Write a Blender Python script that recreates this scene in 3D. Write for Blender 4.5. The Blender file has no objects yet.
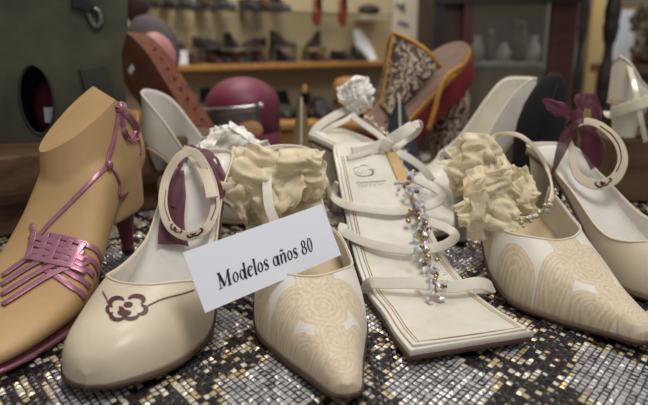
import bpy, bmesh, math, random
from mathutils import Vector, Matrix, noise
from mathutils.bvhtree import BVHTree
random.seed(7)
SC = bpy.context.scene; COL = SC.collection
PI = math.pi
R = math.radians
# ------------------------------------------------------------------ camera
CAMZ, PITCH, F = 0.20, R(15), 600.0
CP = Vector((0, 0, CAMZ))
FW = Vector((0, math.cos(PITCH), -math.sin(PITCH))); UP = Vector((0, math.sin(PITCH), math.cos(PITCH)))
cd = bpy.data.cameras.new('camera'); cam = bpy.data.objects.new('camera', cd); COL.objects.link(cam)
cam.location = CP; cam.rotation_euler = (R(90) - PITCH, 0, 0)
cd.sensor_width = 36; cd.lens = 36 * F / 648; cd.clip_start = .01; cd.clip_end = 30
cd.dof.use_dof = True; cd.dof.focus_distance = .44; cd.dof.aperture_fstop = 6.3
SC.camera = cam
def ray(px, py): return FW + Vector(((px - 324) / 600, 0, 0)) - UP * ((py - 202.5) / 600)
def P(px, py, Y=None, z=None, d=None):
    r = ray(px, py)
    t = Y / r.y if Y is not None else ((z - CAMZ) / r.z if z is not None else d)
    return CP + r * t

# ------------------------------------------------------------------ materials
def srgb(c):
    return tuple(((v / 255) / 12.92 if v / 255 <= .04045 else ((v / 255 + .055) / 1.055) ** 2.4) for v in c[:3]) + (1,)
class NT:
    def __init__(s, name):
        s.m = bpy.data.materials.new(name); s.m.use_nodes = True; s.t = s.m.node_tree; s.n = s.t.nodes
        s.b = s.n['Principled BSDF']; s.out = s.n['Material Output']
    def add(s, typ, **kw):
        n = s.n.new(typ)
        for k, v in kw.items():
            if hasattr(n, k): setattr(n, k, v)
            else: n.inputs[k].default_value = v
        return n
    def link(s, a, b): s.t.links.new(a, b)
    def math(s, op, a, b=None, c=None, clamp=False):
        n = s.n.new('ShaderNodeMath'); n.operation = op; n.use_clamp = clamp
        for i, v in enumerate((a, b, c)):
            if v is None: continue
            if isinstance(v, (int, float)): n.inputs[i].default_value = v
            else: s.link(v, n.inputs[i])
        return n.outputs[0]
    def mix(s, fac, a, b):
        n = s.n.new('ShaderNodeMix'); n.data_type = 'RGBA'
        for sock, v in ((n.inputs[0], fac), (n.inputs[6], a), (n.inputs[7], b)):
            if isinstance(v, (int, float, tuple)): sock.default_value = v
            else: s.link(v, sock)
        return n.outputs[2]
MATS = {}
def mat(name, c1, c2=None, rough=.5, metal=0, scale=40, bump=.1, bscale=None, coat=0, sheen=0, sss=0, alpha=1, trans=0, emit=0, stretch=None, ior=None):
    if name in MATS: return MATS[name]
    t = NT(name); b = t.b
    tc = t.add('ShaderNodeTexCoord'); src = tc.outputs['Object']
    if stretch:
        mp = t.add('ShaderNodeMapping'); mp.inputs['Scale'].default_value = stretch; t.link(src, mp.inputs[0]); src = mp.outputs[0]
    n = t.add('ShaderNodeTexNoise', Scale=scale, Detail=5.0, Roughness=.6); t.link(src, n.inputs['Vector'])
    cr = t.add('ShaderNodeMapRange'); cr.inputs[1].default_value = .3; cr.inputs[2].default_value = .7; t.link(n.outputs[0], cr.inputs[0])
    col = t.mix(cr.outputs[0], srgb(c1), srgb(c2 or c1)); t.link(col, b.inputs['Base Color'])
    b.inputs['Roughness'].default_value = rough; b.inputs['Metallic'].default_value = metal
    b.inputs['Coat Weight'].default_value = coat; b.inputs['Coat Roughness'].default_value = .15
    b.inputs['Sheen Weight'].default_value = sheen
    if sss: b.inputs['Subsurface Weight'].default_value = sss; b.inputs['Subsurface Scale'].default_value = .004
    b.inputs['Alpha'].default_value = alpha; b.inputs['Transmission Weight'].default_value = trans
    if ior: b.inputs['IOR'].default_value = ior
    if emit: b.inputs['Emission Color'].default_value = srgb(c1); b.inputs['Emission Strength'].default_value = emit
    if bump:
        n2 = t.add('ShaderNodeTexNoise', Scale=bscale or scale * 6, Detail=4.0); t.link(src, n2.inputs['Vector'])
        bp = t.add('ShaderNodeBump', Strength=bump, Distance=.001); t.link(n2.outputs[0], bp.inputs['Height']); t.link(bp.outputs[0], b.inputs['Normal'])
    MATS[name] = t.m
    return t.m
CREAM = mat('cream_leather', (221, 207, 183), (209, 193, 166), .42, scale=30, bump=.15, bscale=500, coat=.12)
IVORY = mat('ivory_satin', (226, 221, 208), (212, 206, 190), .38, scale=60, bump=.15, bscale=900, sheen=.2)
WHITEL = mat('white_leather', (232, 226, 212), (218, 210, 194), .4, scale=35, bump=.15, bscale=500, coat=.15)
LINING = mat('pearl_lining', (230, 225, 216), (214, 208, 198), .38, scale=50, bump=.1, coat=.05)
SOLE = mat('brown_sole_edge', (92, 68, 50), (70, 50, 36), .6, scale=50)
SOLEC = mat('cream_sole_edge', (196, 178, 146), (176, 154, 122), .6, scale=50)
PIPE = mat('cream_binding', (226, 212, 188), None, .4, bump=0)
BURG = mat('burgundy_leather', (84, 24, 34), (70, 18, 28), .45, scale=60)
TAUPE = mat('taupe_piping', (140, 112, 104), (118, 88, 84), .5)
PINK = mat('metallic_pink_leather', (186, 132, 148), (164, 106, 126), .34, metal=.5, scale=80, bump=.1)
PINKD = mat('pink_heel_cover', (128, 70, 84), (112, 58, 72), .35, metal=.2)
FOOTM = mat('tan_foot_form_plaster', (200, 164, 118), (184, 148, 100), .62, scale=12, bump=.25, bscale=120)
CARD = mat('white_card_stock', (238, 240, 248), None, .6, bump=.02)
INK = mat('black_ink', (28, 28, 34), None, .6, bump=0)
GOLDINK = mat('bronze_print', (128, 110, 88), (104, 88, 70), .5, bump=0)
TANPAD = mat('tan_leather_strip', (206, 176, 122), (190, 150, 92), .5, scale=120, bump=.3)
STITCH = mat('brown_stitching', (176, 146, 100), (150, 118, 76), .7, bump=0)
CRYSTAL = mat('clear_crystal', (240, 242, 248), None, .05, trans=.25, bump=0, ior=1.8)
BEADG = mat('gold_bead', (206, 176, 126), None, .22, metal=.9, bump=0)
SILV = mat('silver_metal', (190, 190, 192), None, .25, metal=.95, bump=0)
def organza(name, c, alpha, c2=None):
    t = NT(name); b = t.b
    tc = t.add('ShaderNodeTexCoord')
    n = t.add('ShaderNodeTexNoise', Scale=90.0, Detail=4.0); t.link(tc.outputs['Object'], n.inputs['Vector'])
    t.link(t.mix(n.outputs[0], srgb(c), srgb(c2 or tuple(int(v * .85) for v in c))), b.inputs['Base Color'])
    b.inputs['Roughness'].default_value = .7; b.inputs['Sheen Weight'].default_value = .15
    t.link(t.math('MULTIPLY_ADD', n.outputs[0], .3, alpha - .15), b.inputs['Alpha'])
    b.inputs['Transmission Weight'].default_value = 0
    return t.m
ORGB = organza('burgundy_organza', (104, 40, 60), .68)
ORGC = organza('cream_organza', (244, 224, 178), .58, (252, 242, 214))
ORGW = organza('white_organza', (252, 249, 240), .98, (246, 242, 232))
WOODD = mat('dark_wood', (70, 44, 30), (44, 26, 18), .5, scale=8, stretch=(1, 1, 12), bump=.2)
WOODR = mat('aged_brown_wood', (108, 80, 50), (72, 50, 30), .65, scale=9, stretch=(1, 6, 10), bump=.4)
WALLM = mat('beige_wall_paint', (196, 180, 146), (188, 170, 136), .85, scale=3, bump=.1)
FLOORM = mat('brown_floor_tiles', (110, 86, 66), (92, 70, 52), .5, scale=5)
BLACKL = mat('black_leather', (26, 25, 28), (16, 15, 18), .4, scale=40)
DBROWN = mat('oxblood_leather', (56, 24, 22), (34, 15, 15), .45, scale=40)
NAVY = mat('navy_leather', (26, 30, 44), (16, 18, 28), .45, scale=40)

# ------------------------------------------------------------------ object helpers
def tag(o, label=None, cat=None, group=None, kind=None):
    for k, v in (('label', label), ('category', cat), ('group', group), ('kind', kind)):
        if v: o[k] = v
    return o
def thing(name, loc, label, cat, group=None, rz=0):
    o = bpy.data.objects.new(name, None); COL.objects.link(o); o.empty_display_size = .02
    o.location = loc; o.rotation_euler = (0, 0, rz)
    o.matrix_world = Matrix.Translation(loc) @ Matrix.Rotation(rz, 4, 'Z')
    return tag(o, label, cat, group)
def wm(o):
    return o.matrix_local.copy() if o.parent is None else wm(o.parent) @ o.matrix_local
def fromdata(name, verts, faces, m, parent=None, local=False, smooth=True, mats=None, merge=0, norm=True):
    """verts in world space (or in the parent's space with local=True)"""
    me = bpy.data.meshes.new(name)
    if parent is not None and not local:
        inv = wm(parent).inverted(); verts = [inv @ Vector(v) for v in verts]
    me.from_pydata([tuple(v) for v in verts], [], faces)
    bm = bmesh.new(); bm.from_mesh(me)
    if merge: bmesh.ops.remove_doubles(bm, verts=bm.verts, dist=merge)
    if norm: bmesh.ops.recalc_face_normals(bm, faces=bm.faces)
    for f in bm.faces: f.smooth = smooth
    bm.to_mesh(me); bm.free()
    for mm in ([m] + (mats or [])): me.materials.append(mm)
    o = bpy.data.objects.new(name, me); COL.objects.link(o); o.parent = parent
    return o
def solid(o, th, off=-1, inner=None):
    md = o.modifiers.new('thick', 'SOLIDIFY'); md.thickness = th; md.offset = off
    if inner is not None: md.material_offset = inner; md.material_offset_rim = 0
    return o
def bev(o, w, seg=2):
    md = o.modifiers.new('bevel', 'BEVEL'); md.width = w; md.segments = seg; md.limit_method = 'ANGLE'; return o
class MB:
    def __init__(s): s.v = []; s.f = []; s.flat = False
    def add(s, vs, fs): k = len(s.v); s.v += [Vector(v) for v in vs]; s.f += [tuple(i + k for i in f) for f in fs]; return s
    def grid(s, pts, closeu=False, closev=False, cap=False):
        nu, nv = len(pts), len(pts[0]); vs = [p for r in pts for p in r]; fs = []
        for i in range(nu if closeu else nu - 1):
            for j in range(nv if closev else nv - 1):
                a, b = i * nv + j, i * nv + (j + 1) % nv
                c, d = ((i + 1) % nu) * nv + (j + 1) % nv, ((i + 1) % nu) * nv + j
                fs.append((a, b, c, d))
        if cap: fs.append(tuple(range(nv))); fs.append(tuple((nu - 1) * nv + j for j in range(nv)))
        return s.add(vs, fs)
    def box(s, c, size, rot=None):
        hx, hy, hz = [v / 2 for v in size]; M = rot or Matrix.Identity(3)
        vs = [Vector(c) + M @ Vector((x * hx, y * hy, z * hz)) for x in (-1, 1) for y in (-1, 1) for z in (-1, 1)]
        return s.add(vs, [(0, 1, 3, 2), (4, 6, 7, 5), (0, 4, 5, 1), (2, 3, 7, 6), (0, 2, 6, 4), (1, 5, 7, 3)])
    def tube(s, pts, r, n=8, closed=False, smooth_=True):
        pts = [Vector(p) for p in pts]; k = len(pts); rings = []; prev = None
        for i, p in enumerate(pts):
            a = pts[(i - 1) % k] if closed or i > 0 else p; b = pts[(i + 1) % k] if closed or i < k - 1 else p
            t = (b - a).normalized()
            if prev is None: prev = t.orthogonal().normalized()
            prev = (prev - t * prev.dot(t)).normalized(); q = t.cross(prev)
            rr = r(i / (k - 1)) if callable(r) else r
            rings.append([p + prev * (rr * math.cos(2 * PI * j / n)) + q * (rr * math.sin(2 * PI * j / n)) for j in range(n)])
        return s.grid(rings, closeu=closed, closev=True, cap=not closed)
    def lathe(s, prof, c=(0, 0, 0), n=24, M=None):
        M = M or Matrix.Identity(3)
        return s.grid([[Vector(c) + M @ Vector((r * math.cos(2 * PI * j / n), r * math.sin(2 * PI * j / n), z)) for j in range(n)] for r, z in prof], closev=True, cap=True)
    def sphere(s, c, r, n=12, M=None):
        r = Vector(r) if not isinstance(r, (int, float)) else Vector((r, r, r)); M = M or Matrix.Identity(3)
        rows = []
        for i in range(n + 1):
            a = PI * i / n
            rows.append([Vector(c) + M @ Vector((r.x * math.sin(a) * math.cos(2 * PI * j / (2 * n)), r.y * math.sin(a) * math.sin(2 * PI * j / (2 * n)), r.z * math.cos(a))) for j in range(2 * n)])
        return s.grid(rows, closev=True)
    def build(s, name, m, parent=None, local=False, smooth=True, mats=None, merge=1e-6):
        o = fromdata(name, s.v, s.f, m, parent, local, smooth, mats, merge)
        if s.flat: md = o.modifiers.new('wn', 'WEIGHTED_NORMAL'); md.weight = 100; md.keep_sharp = False
        return o
def spline(pts, n=8, closed=False):
    pts = [Vector(p) for p in pts]; k = len(pts); out = []
    for i in range(k if closed else k - 1):
        g = (lambda j: pts[j % k]) if closed else (lambda j: pts[max(0, min(k - 1, j))])
        a, b, c, d = g(i - 1), g(i), g(i + 1), g(i + 2)
        for q in range(n):
            t = q / n
            out.append(.5 * ((2 * b) + (c - a) * t + (2 * a - 5 * b + 4 * c - d) * t * t + (3 * b - a - 3 * c + d) * t ** 3))
    if not closed: out.append(pts[-1])
    return out
def strap(pts, w, th, face, n=8, closed=False, mb=None, ww=None):
    """flat band along a smooth path; face = direction (or list of directions) its broad side looks to"""
    S = spline(pts, n, closed); k = len(S)
    if isinstance(face, (list, tuple)) and not isinstance(face, Vector): FN = spline([Vector(f) for f in face], n, closed)
    else: FN = [Vector(face)] * k
    rings = []
    for i, p in enumerate(S):
        a = S[(i - 1) % k] if closed or i > 0 else p; b = S[(i + 1) % k] if closed or i < k - 1 else p
        t = (b - a).normalized(); f = FN[i] - t * FN[i].dot(t)
        f = f.normalized() if f.length > 1e-6 else t.orthogonal().normalized()
        u = t.cross(f); W = w * (ww(i / (k - 1)) if ww else 1) / 2; h = th / 2; e = min(h, W) * .55
        prof = [(-W, -h + e), (-W + e, -h), (W - e, -h), (W, -h + e), (W, h - e), (W - e, h), (-W + e, h), (-W, h - e)]
        rings.append([p + u * x + f * y for x, y in prof])
    mb = mb or MB(); mb.flat = True; mb.grid(rings, closeu=closed, closev=True, cap=not closed)
    return mb
def bvh(*objs):
    dg = bpy.context.evaluated_depsgraph_get(); vs = []; fs = []
    for o in objs:
        e = o.evaluated_get(dg); me = e.to_mesh(); M = wm(o); k = len(vs)
        vs += [M @ v.co for v in me.vertices]; fs += [tuple(i + k for i in p.vertices) for p in me.polygons]; e.to_mesh_clear()
    return BVHTree.FromPolygons(vs, fs)
def hit(T, px, py, off=.0005):
    r = ray(px, py).normalized(); h = T.ray_cast(CP, r)
    if h[0] is None: return None, None
    n = h[1] if h[1].dot(r) < 0 else -h[1]
    return h[0] + n * off, n
def snap(T, p, off=.0005, ref=None):
    h = T.find_nearest(p); n = h[1]
    if n.dot((ref or CP) - h[0]) < 0: n = -n
    return h[0] + n * off, n
def flat_patch(T, outline, off=.0004):
    """thin inlay following the surface: polygon given in picture coordinates, laid on the surface it meets"""
    from mathutils.geometry import tessellate_polygon
    vs = []
    for a in outline:
        p, n = hit(T, a[0], a[1], off)
        if p is None: return None
        vs.append(p)
    tri = tessellate_polygon([[Vector((a[0], a[1], 0)) for a in outline]])
    return vs, [tuple(t) for t in tri]
def copy_tree(o, parent=None):
    c = o.copy(); COL.objects.link(c)
    if parent is not None: c.parent = parent
    for ch in list(o.children): copy_tree(ch, c)
    return c
GUARD = [None, .004]
def PG(px, py, Y):
    """a point along the sight line at depth Y, moved forward if a shoe's inner surface would swallow it"""
    p = P(px, py, Y=Y)
    if GUARD[0] is not None:
        h = GUARD[0].ray_cast(CP, ray(px, py).normalized())
        if h[0] is not None and h[0].y - GUARD[1] < Y: p = P(px, py, Y=h[0].y - GUARD[1])
    return p
def guard(shoe=None, m=.004): GUARD[0] = bvh(*[c for c in shoe.e.children if c.name.split('.')[0] in ('insole', 'outsole', 'upper')]) if shoe else None; GUARD[1] = m
def lerp(a, b, t): return a + (b - a) * t
def sst(a, b, x): t = max(0, min(1, (x - a) / (b - a))); return t * t * (3 - 2 * t)
def interp(tab, x):
    if x <= tab[0][0]: return tab[0][1]
    for i in range(len(tab) - 1):
        if x <= tab[i + 1][0]:
            x0, y0 = tab[i]; x1, y1 = tab[i + 1]
            ym = tab[i - 1] if i > 0 else tab[i]; yp = tab[i + 2] if i + 2 < len(tab) else tab[i + 1]
            h = x1 - x0; m0 = (y1 - ym[1]) / max(1e-6, x1 - ym[0]); m1 = (yp[1] - y0) / max(1e-6, yp[0] - x0)
            t = (x - x0) / h
            return (2*t**3-3*t*t+1)*y0 + (t**3-2*t*t+t)*h*m0 + (-2*t**3+3*t*t)*y1 + (t**3-t*t)*h*m1
    return tab[-1][1]

# ------------------------------------------------------------------ shoe generator
ROUND = [(0, 0), (.008, .22), (.03, .43), (.08, .66), (.15, .84), (.23, .95), (.32, 1.0), (.45, .90), (.6, .68), (.75, .60), (.87, .62), (.95, .48), (.985, .28), (1, 0)]
POINT = [(0, 0), (.004, .14), (.02, .235), (.06, .33), (.13, .48), (.22, .70), (.31, .92), (.39, 1.0), (.5, .90), (.63, .68), (.77, .58), (.88, .60), (.955, .46), (.987, .27), (1, 0)]
HGT = [(0, .007), (.02, .016), (.08, .026), (.2, .036), (.32, .046), (.45, .062), (.6, .085), (.8, .105), (1, .11)]
HGTP = [(0, .006), (.03, .012), (.1, .019), (.2, .029), (.32, .042), (.45, .058), (.6, .08), (.8, .10), (1, .11)]
class Shoe:
    def __init__(s, toe, heel, W, hh, sv=.3, outline=ROUND, H=HGT, wall=((.3, .04), (.5, .034), (.75, .042), (1, .056)), bend=0, z0=0, spring=.005, ds=.16, wl=None):
        s.toe = Vector(toe); s.heel = Vector(heel); d = s.heel - s.toe; s.L = d.length; s.W = W; s.hh = hh; s.sv = sv
        s.out = outline; s.H = H; s.wall = wall; s.bend = bend; s.spring = spring; s.ds = ds; s.z0 = z0; s.wl = wl
        s.rz = math.atan2(-d.x, d.y); s.loc = Vector((s.toe.x, s.toe.y, z0))
    def zs(s, t):
        return .0035 + s.spring * (1 - sst(0, .22, t)) + (s.hh - .0035) * (sst(.34, .93, t)) + .0
    def hw(s, t): return s.W / 2 * max(0, interp(s.out, t))
    def cx(s, t): return s.bend * math.sin(PI * min(1, t * 1.1)) if s.bend else 0
    def base(s, t, x, dz=0): return Vector((s.cx(t) + x, t * s.L, s.zs(t) + dz))
    def phitop(s, t):
        Ht = interp(s.H, t); w = interp(s.wall, t); pw = math.asin(min(1, max(.05, w / Ht)))
        if t <= s.sv: return PI / 2
        u = min(1, (t - s.sv) / s.ds)
        return PI / 2 - (PI / 2 - pw) * math.sqrt(1 - (1 - u) ** 2)
    def surf(s, t, side, phi, off=0):
        Ht = interp(s.H, t); w = s.hw(t)
        return Vector((s.cx(t) + side * (w + off) * math.cos(phi) ** .62, t * s.L, s.zs(t) + (Ht + off) * math.sin(phi) ** 1.0))
    def tsamples(s, n1=22, n2=34):
        a = [s.sv * (1 - math.cos(PI / 2 * i / n1)) for i in range(n1)]
        b = []
        for i in range(n2 + 1):
            u = i / n2; b.append(s.sv + (1 - s.sv) * (1 - (1 - u ** 1.7) ** 1.8) if u < 1 else 1)
        return a + sorted(set(b))
    def root(s, name, label, cat, group=None): s.e = thing(name, s.loc, label, cat, group, s.rz); return s.e
    def upper(s, m, lin, th=.0015, name='upper'):
        ts = s.tsamples(); mb = MB(); n = 16
        for side in (-1, 1):
            mb.grid([[s.surf(t, side, s.phitop(t) * j / n) for j in range(n + 1)] for t in ts])
        # consistent outward winding
        o = mb.build(name, m, s.e, True, mats=[lin], merge=2e-5)
        me = o.data; bm = bmesh.new(); bm.from_mesh(me); bmesh.ops.recalc_face_normals(bm, faces=bm.faces)
        c = sum((f.calc_center_median().z * f.normal.z * f.calc_area() for f in bm.faces if f.calc_center_median().y < s.sv * s.L))
        if c < 0: bmesh.ops.reverse_faces(bm, faces=bm.faces)
        uv = bm.loops.layers.uv.new('uv')
        for f in bm.faces:
            for l in f.loops: l[uv].uv = ((l.vert.co.x - s.cx(l.vert.co.y / s.L)) * 8.5 + .5, l.vert.co.y * 8.5)
        bm.to_mesh(me); bm.free()
        solid(o, th, -1, 1); s.up = o
        return o
    def topline(s, m, r=.0011, name='topline_binding'):
        ts = [t for t in s.tsamples() if t >= s.sv]
        pts = [s.surf(t, -1, s.phitop(t)) for t in ts] + [s.surf(t, 1, s.phitop(t)) for t in reversed(ts)][1:-1]
        mb = MB(); mb.tube(pts, r, 8, closed=True); return mb.build(name, m, s.e, True)
    def sole(s, m, th=.0032, welt=.0012, name='outsole'):
        ts = [(1 - math.cos(PI * i / 50)) / 2 for i in range(51)]
        rows = []
        for t in ts:
            w = s.hw(t) + welt; e = -welt if t == 0 else (welt if t == 1 else 0)
            w = .0003 if t in (0, 1) else w
            row = [s.base(t, x * w) + Vector((0, e, 0)) for x in (-1, -.5, 0, .5, 1)]
            rows.append(row + [p - Vector((0, 0, th)) for p in reversed(row)])
        mb = MB(); mb.grid(rows, closev=True, cap=True); return mb.build(name, m, s.e, True)
    def insole(s, m, t0=.04, t1=.985, k=.95, name='insole', dz=.0012):
        ts = [lerp(t0, t1, i / 30) for i in range(31)]
        mb = MB(); mb.grid([[s.base(t, x * s.hw(t) * k, dz + .0015 * abs(x) ** 2) for x in (-1, -.6, -.3, 0, .3, .6, 1)] for t in ts])
        o = mb.build(name, m, s.e, True); solid(o, .001, 1); return o
    def heelpart(s, m, tip, r=.0055, fwd=.80, name='heel', cap=None):
        n = 20; rings = []
        for i in range(13):
            u = i / 12; k = (1 - u) ** 1.8
            row = []
            for j in range(n):
                a = 2 * PI * j / n
                t = lerp(fwd, 1, .5 + .5 * math.sin(a)); sw = s.hw(min(.97, t)) * .97 * math.cos(a)
                p = s.base(t, 0, -.003); top = Vector((p.x + sw, p.y, p.z))
                q = Vector((s.cx(tip) + r * math.cos(a), tip * s.L + r * math.sin(a), .0))
                row.append(Vector((lerp(q.x, top.x, k), lerp(q.y, top.y, k), lerp(.0005, top.z, 1 - u))))
            rings.append(row)
        mb = MB(); mb.grid(rings, closev=True, cap=True); o = mb.build(name, m, s.e, True)
        if cap:
            c = MB(); c.lathe([(r + .0004, 0), (r + .0004, .004), (r, .0045)], (s.cx(tip), tip * s.L, 0), 16); c.build('heel_tip', cap, o, True)
        return o

# ================================================================== ROOM
def quad(name, pts, m): 
    o = fromdata(name, pts, [(0, 1, 2, 3)], m, smooth=False, norm=False); solid(o, .02, -1); return tag(o, kind='structure')
FZ = -.78
mb = MB(); mb.box((0, 1.2, FZ - .02), (5, 5.6, .04)); tag(mb.build('floor', FLOORM, smooth=False), kind='structure')
WB0, WB1 = Vector((-1.6, 1.62, 0)), Vector((.62, 3.12, 0)); WD = (WB1 - WB0).normalized(); WN = Vector((WD.y, -WD.x, 0))
def wallbox(name, a, b, th=.06, z0=FZ, z1=1.6, m=WALLM):
    d = (b - a).normalized(); nrm = Vector((-d.y, d.x, 0)); rot = Matrix((d, nrm, Vector((0, 0, 1)))).transposed()
    mb = MB(); mb.box((a + b) / 2 + nrm * th / 2 + Vector((0, 0, (z0 + z1) / 2)), ((b - a).length, th, z1 - z0), rot)
    return tag(mb.build(name, m, smooth=False), kind='structure')
wallbox('wall_back', WB0, WB1)
wallbox('wall_right', Vector((.62, 3.14, 0)), Vector((2.4, 3.14, 0)), m=mat('grey_beige_wall', (150, 138, 116), (138, 126, 104), .85, scale=3))
wallbox('wall_left', Vector((-1.62, -.6, 0)), Vector((-1.62, 1.62, 0)))

# table under cloth
t_ = thing('display_table', (0, .72, FZ), 'long wooden display table hidden under the snakeskin print cloth', 'table')
MB().box((0, .665, -.022), (1.6, .90, .036)).build('tabletop', WOODR, t_, smooth=False)
for x in (-.74, .74):
    for y in (.27, 1.06): MB().box((x, y, (FZ - .04) / 2), (.05, .05, -FZ - .04)).build('leg', WOODR, t_, smooth=False)

# ------------------------------------------------------------------ snakeskin cloth
def cloth():
    t = NT('snakeskin_print_foil')
    at = t.add('ShaderNodeAttribute', attribute_name='print'); t.link(at.outputs['Color'], t.b.inputs['Base Color'])
    t.link(t.math('MULTIPLY', at.outputs['Alpha'], 1.0), t.b.inputs['Metallic'])
    t.b.inputs['Roughness'].default_value = .24
    n = t.add('ShaderNodeTexNoise', Scale=900.0); bp = t.add('ShaderNodeBump', Strength=.15, Distance=.0003); t.link(n.outputs[0], bp.inputs['Height']); t.link(bp.outputs[0], t.b.inputs['Normal'])
    base = mat('dark_cloth_ground', (52, 46, 42), (30, 28, 28), .7, scale=120)
    def zc(x, y): return -.0022 + .0012 * noise.noise(Vector((x * 9, y * 9, 2)))
    rnd = random.Random(3)
    vs = []; fs = []; cols = []
    c = .0057; hb_ = c * .44; ry_ = .62
    PAL = dict(silver=((186, 184, 184), .3), silver2=((158, 156, 158), .3), gold=((200, 178, 136), .3), pale=((218, 210, 188), .3), black=((30, 27, 26), .15), brown=((60, 50, 42), .25))
    nx, ny = int(1.5 / c), int(.85 / (c * ry_))
    for j in range(ny):
        for i in range(nx):
            x = -.75 + (i + (j % 2) * .5) * c; y = .245 + j * c * ry_
            if y > .80 and rnd.random() < .0: continue
            if abs(x) > .08 + .66 * y + .05: continue
            q = Vector((x * 14, y * 14, 0)); wx = x - .071 + .020 * noise.noise(q); wy = y - .325 + .020 * noise.noise(q + Vector((9, 3, 1)))
            a = (wx + wy * .7) / .107 + .5; b = (wx - wy * .7) / .107 + .5
            d = max(abs((a % 1) - .5), abs((b % 1) - .5)) * 2      # 0 in the middle of a blotch, 1 on the bands
            r = max(0, min(.999, .5 + 1.0 * noise.noise(Vector((x * 75, y * 75, 5))) + .35 * (rnd.random() - .5))); r2 = rnd.random(); f = d + .12 * (r2 - .5)
            if f < .60: k = 'silver' if r < .6 else 'silver2'
            elif f < .70: k = ('gold', 'pale', 'gold')[int(r * 3)]
            elif f < .90: k = 'black' if r < .80 else ('brown' if r < .90 else 'pale')
            else: k = 'pale' if r < .42 else ('gold' if r < .6 else 'black')
            h = .0007 + .0004 * rnd.random(); tx, ty = rnd.gauss(0, .00025), rnd.gauss(0, .00025); z = zc(x, y); half = hb_ * (.80 + .25 * rnd.random())
            k0 = len(vs)
            hy = half * 2 * ry_; vs += [(x - half, y, z + .0002 - tx), (x, y - hy, z + .0002 - ty), (x + half, y, z + .0002 + tx), (x, y + hy, z + .0002 + ty), (x + rnd.gauss(0, .0003), y + rnd.gauss(0, .0003) + .0006, z + h)]
            for e in range(4): fs.append((k0 + e, k0 + (e + 1) % 4, k0 + 4)); cols.append((srgb(PAL[k][0])[:3] + (PAL[k][1],)))
    ns = len(fs)
    gx, gy = 60, 40; k0 = len(vs)
    for j in range(gy + 1):
        for i in range(gx + 1):
            x = -.82 + 1.64 * i / gx; y = .20 + .93 * j / gy; vs.append((x, y, zc(x, y)))
    for j in range(gy):
        for i in range(gx): a = k0 + j * (gx + 1) + i; fs.append((a, a + 1, a + gx + 2, a + gx + 1)); cols.append((0, 0, 0, 0))
    # hanging front edge
    k1 = len(vs)
    for i in range(gx + 1):
        x = -.82 + 1.64 * i / gx; vs.append((x, .195, -.25 + .0 * x)); 
    for i in range(gx): fs.append((k0 + i, k1 + i, k1 + i + 1, k0 + i + 1)); cols.append((0, 0, 0, 0))
    o = fromdata('snakeskin_tablecloth', vs, fs, t.m, smooth=False, mats=[base], norm=False)
    me = o.data; ca = me.attributes.new('print', 'FLOAT_COLOR', 'FACE')
    ca.data.foreach_set('color', [v for cc in cols for v in cc])
    me.polygons.foreach_set('material_index', [0 if i < ns else 1 for i in range(len(fs))])
    return tag(o, 'metallic snakeskin print cloth in grey, black and gold covering the table', 'tablecloth')
cloth()

# ------------------------------------------------------------------ lace brocade material
def lace():
    t = NT('tan_lace_brocade')
    uv = t.add('ShaderNodeUVMap', uv_map='uv'); sp = t.add('ShaderNodeSeparateXYZ'); t.link(uv.outputs[0], sp.inputs[0])
    U, V = sp.outputs[0], sp.outputs[1]
    nz = t.add('ShaderNodeTexNoise', Scale=9.0, Detail=2.0); t.link(uv.outputs[0], nz.inputs['Vector'])
    U = t.math('ADD', U, t.math('MULTIPLY_ADD', nz.outputs[0], .06, -.03))
    best = None
    # petals of the large flower motif: centre (cm*0.1), half axes, angle
    pet = [(.50, .10, .12, .10, 0), (.50, .27, .085, .17, 0), (.34, .30, .075, .17, 35), (.66, .32, .075, .17, -35), (.30, .56, .11, .19, 120), (.72, .58, .11, .19, 60), (.50, .74, .12, .17, 0),
           (.50, .52, .13, .15, 0), (.14, .80, .09, .17, 10), (.90, .82, .09, .17, -10), (.10, 1.25, .12, .2, 30), (.92, 1.3, .12, .2, -30), (.12, 1.75, .12, .2, -20), (.9, 1.8, .12, .2, 20), (.5, 1.05, .1, .14, 0)]
    for (cu, cv, a, b, ang) in pet:
        c, s_ = math.cos(R(ang)), math.sin(R(ang))
        du = t.math('SUBTRACT', U, cu); dv = t.math('SUBTRACT', V, cv)
        x = t.math('ADD', t.math('MULTIPLY', du, c / a), t.math('MULTIPLY', dv, s_ / a))
        y = t.math('SUBTRACT', t.math('MULTIPLY', dv, c / b), t.math('MULTIPLY', du, s_ / b))
        e = t.math('SQRT', t.math('ADD', t.math('MULTIPLY', x, x), t.math('MULTIPLY', y, y)))
        best = e if best is None else t.math('MINIMUM', best, e)
    mask = t.math('MULTIPLY', t.math('SUBTRACT', 1.04, best), 25.0, clamp=True)
    ring = t.math('SINE', t.math('MULTIPLY', best, 30.0))
    ring = t.math('GREATER_THAN', ring, .35)
    vo = t.add('ShaderNodeTexVoronoi', Scale=38.0); t.link(uv.outputs[0], vo.inputs['Vector'])
    dots = t.math('GREATER_THAN', vo.outputs['Distance'], .42)
    inner = t.math('MULTIPLY', t.math('ADD', t.math('MULTIPLY', ring, .55), t.math('MULTIPLY', dots, .45)), 1.0, clamp=True)
    tan = t.mix(inner, srgb((204, 182, 150)), srgb((219, 203, 176)))
    t.link(t.mix(mask, srgb((222, 216, 202)), tan), t.b.inputs['Base Color'])
    t.b.inputs['Roughness'].default_value = .5; t.b.inputs['Sheen Weight'].default_value = .3
    bp = t.add('ShaderNodeBump', Strength=.5, Distance=.0005); t.link(t.math('MULTIPLY', mask, t.math('ADD', inner, .4)), bp.inputs['Height']); t.link(bp.outputs[0], t.b.inputs['Normal'])
    return t.m
LACE = lace()

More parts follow.
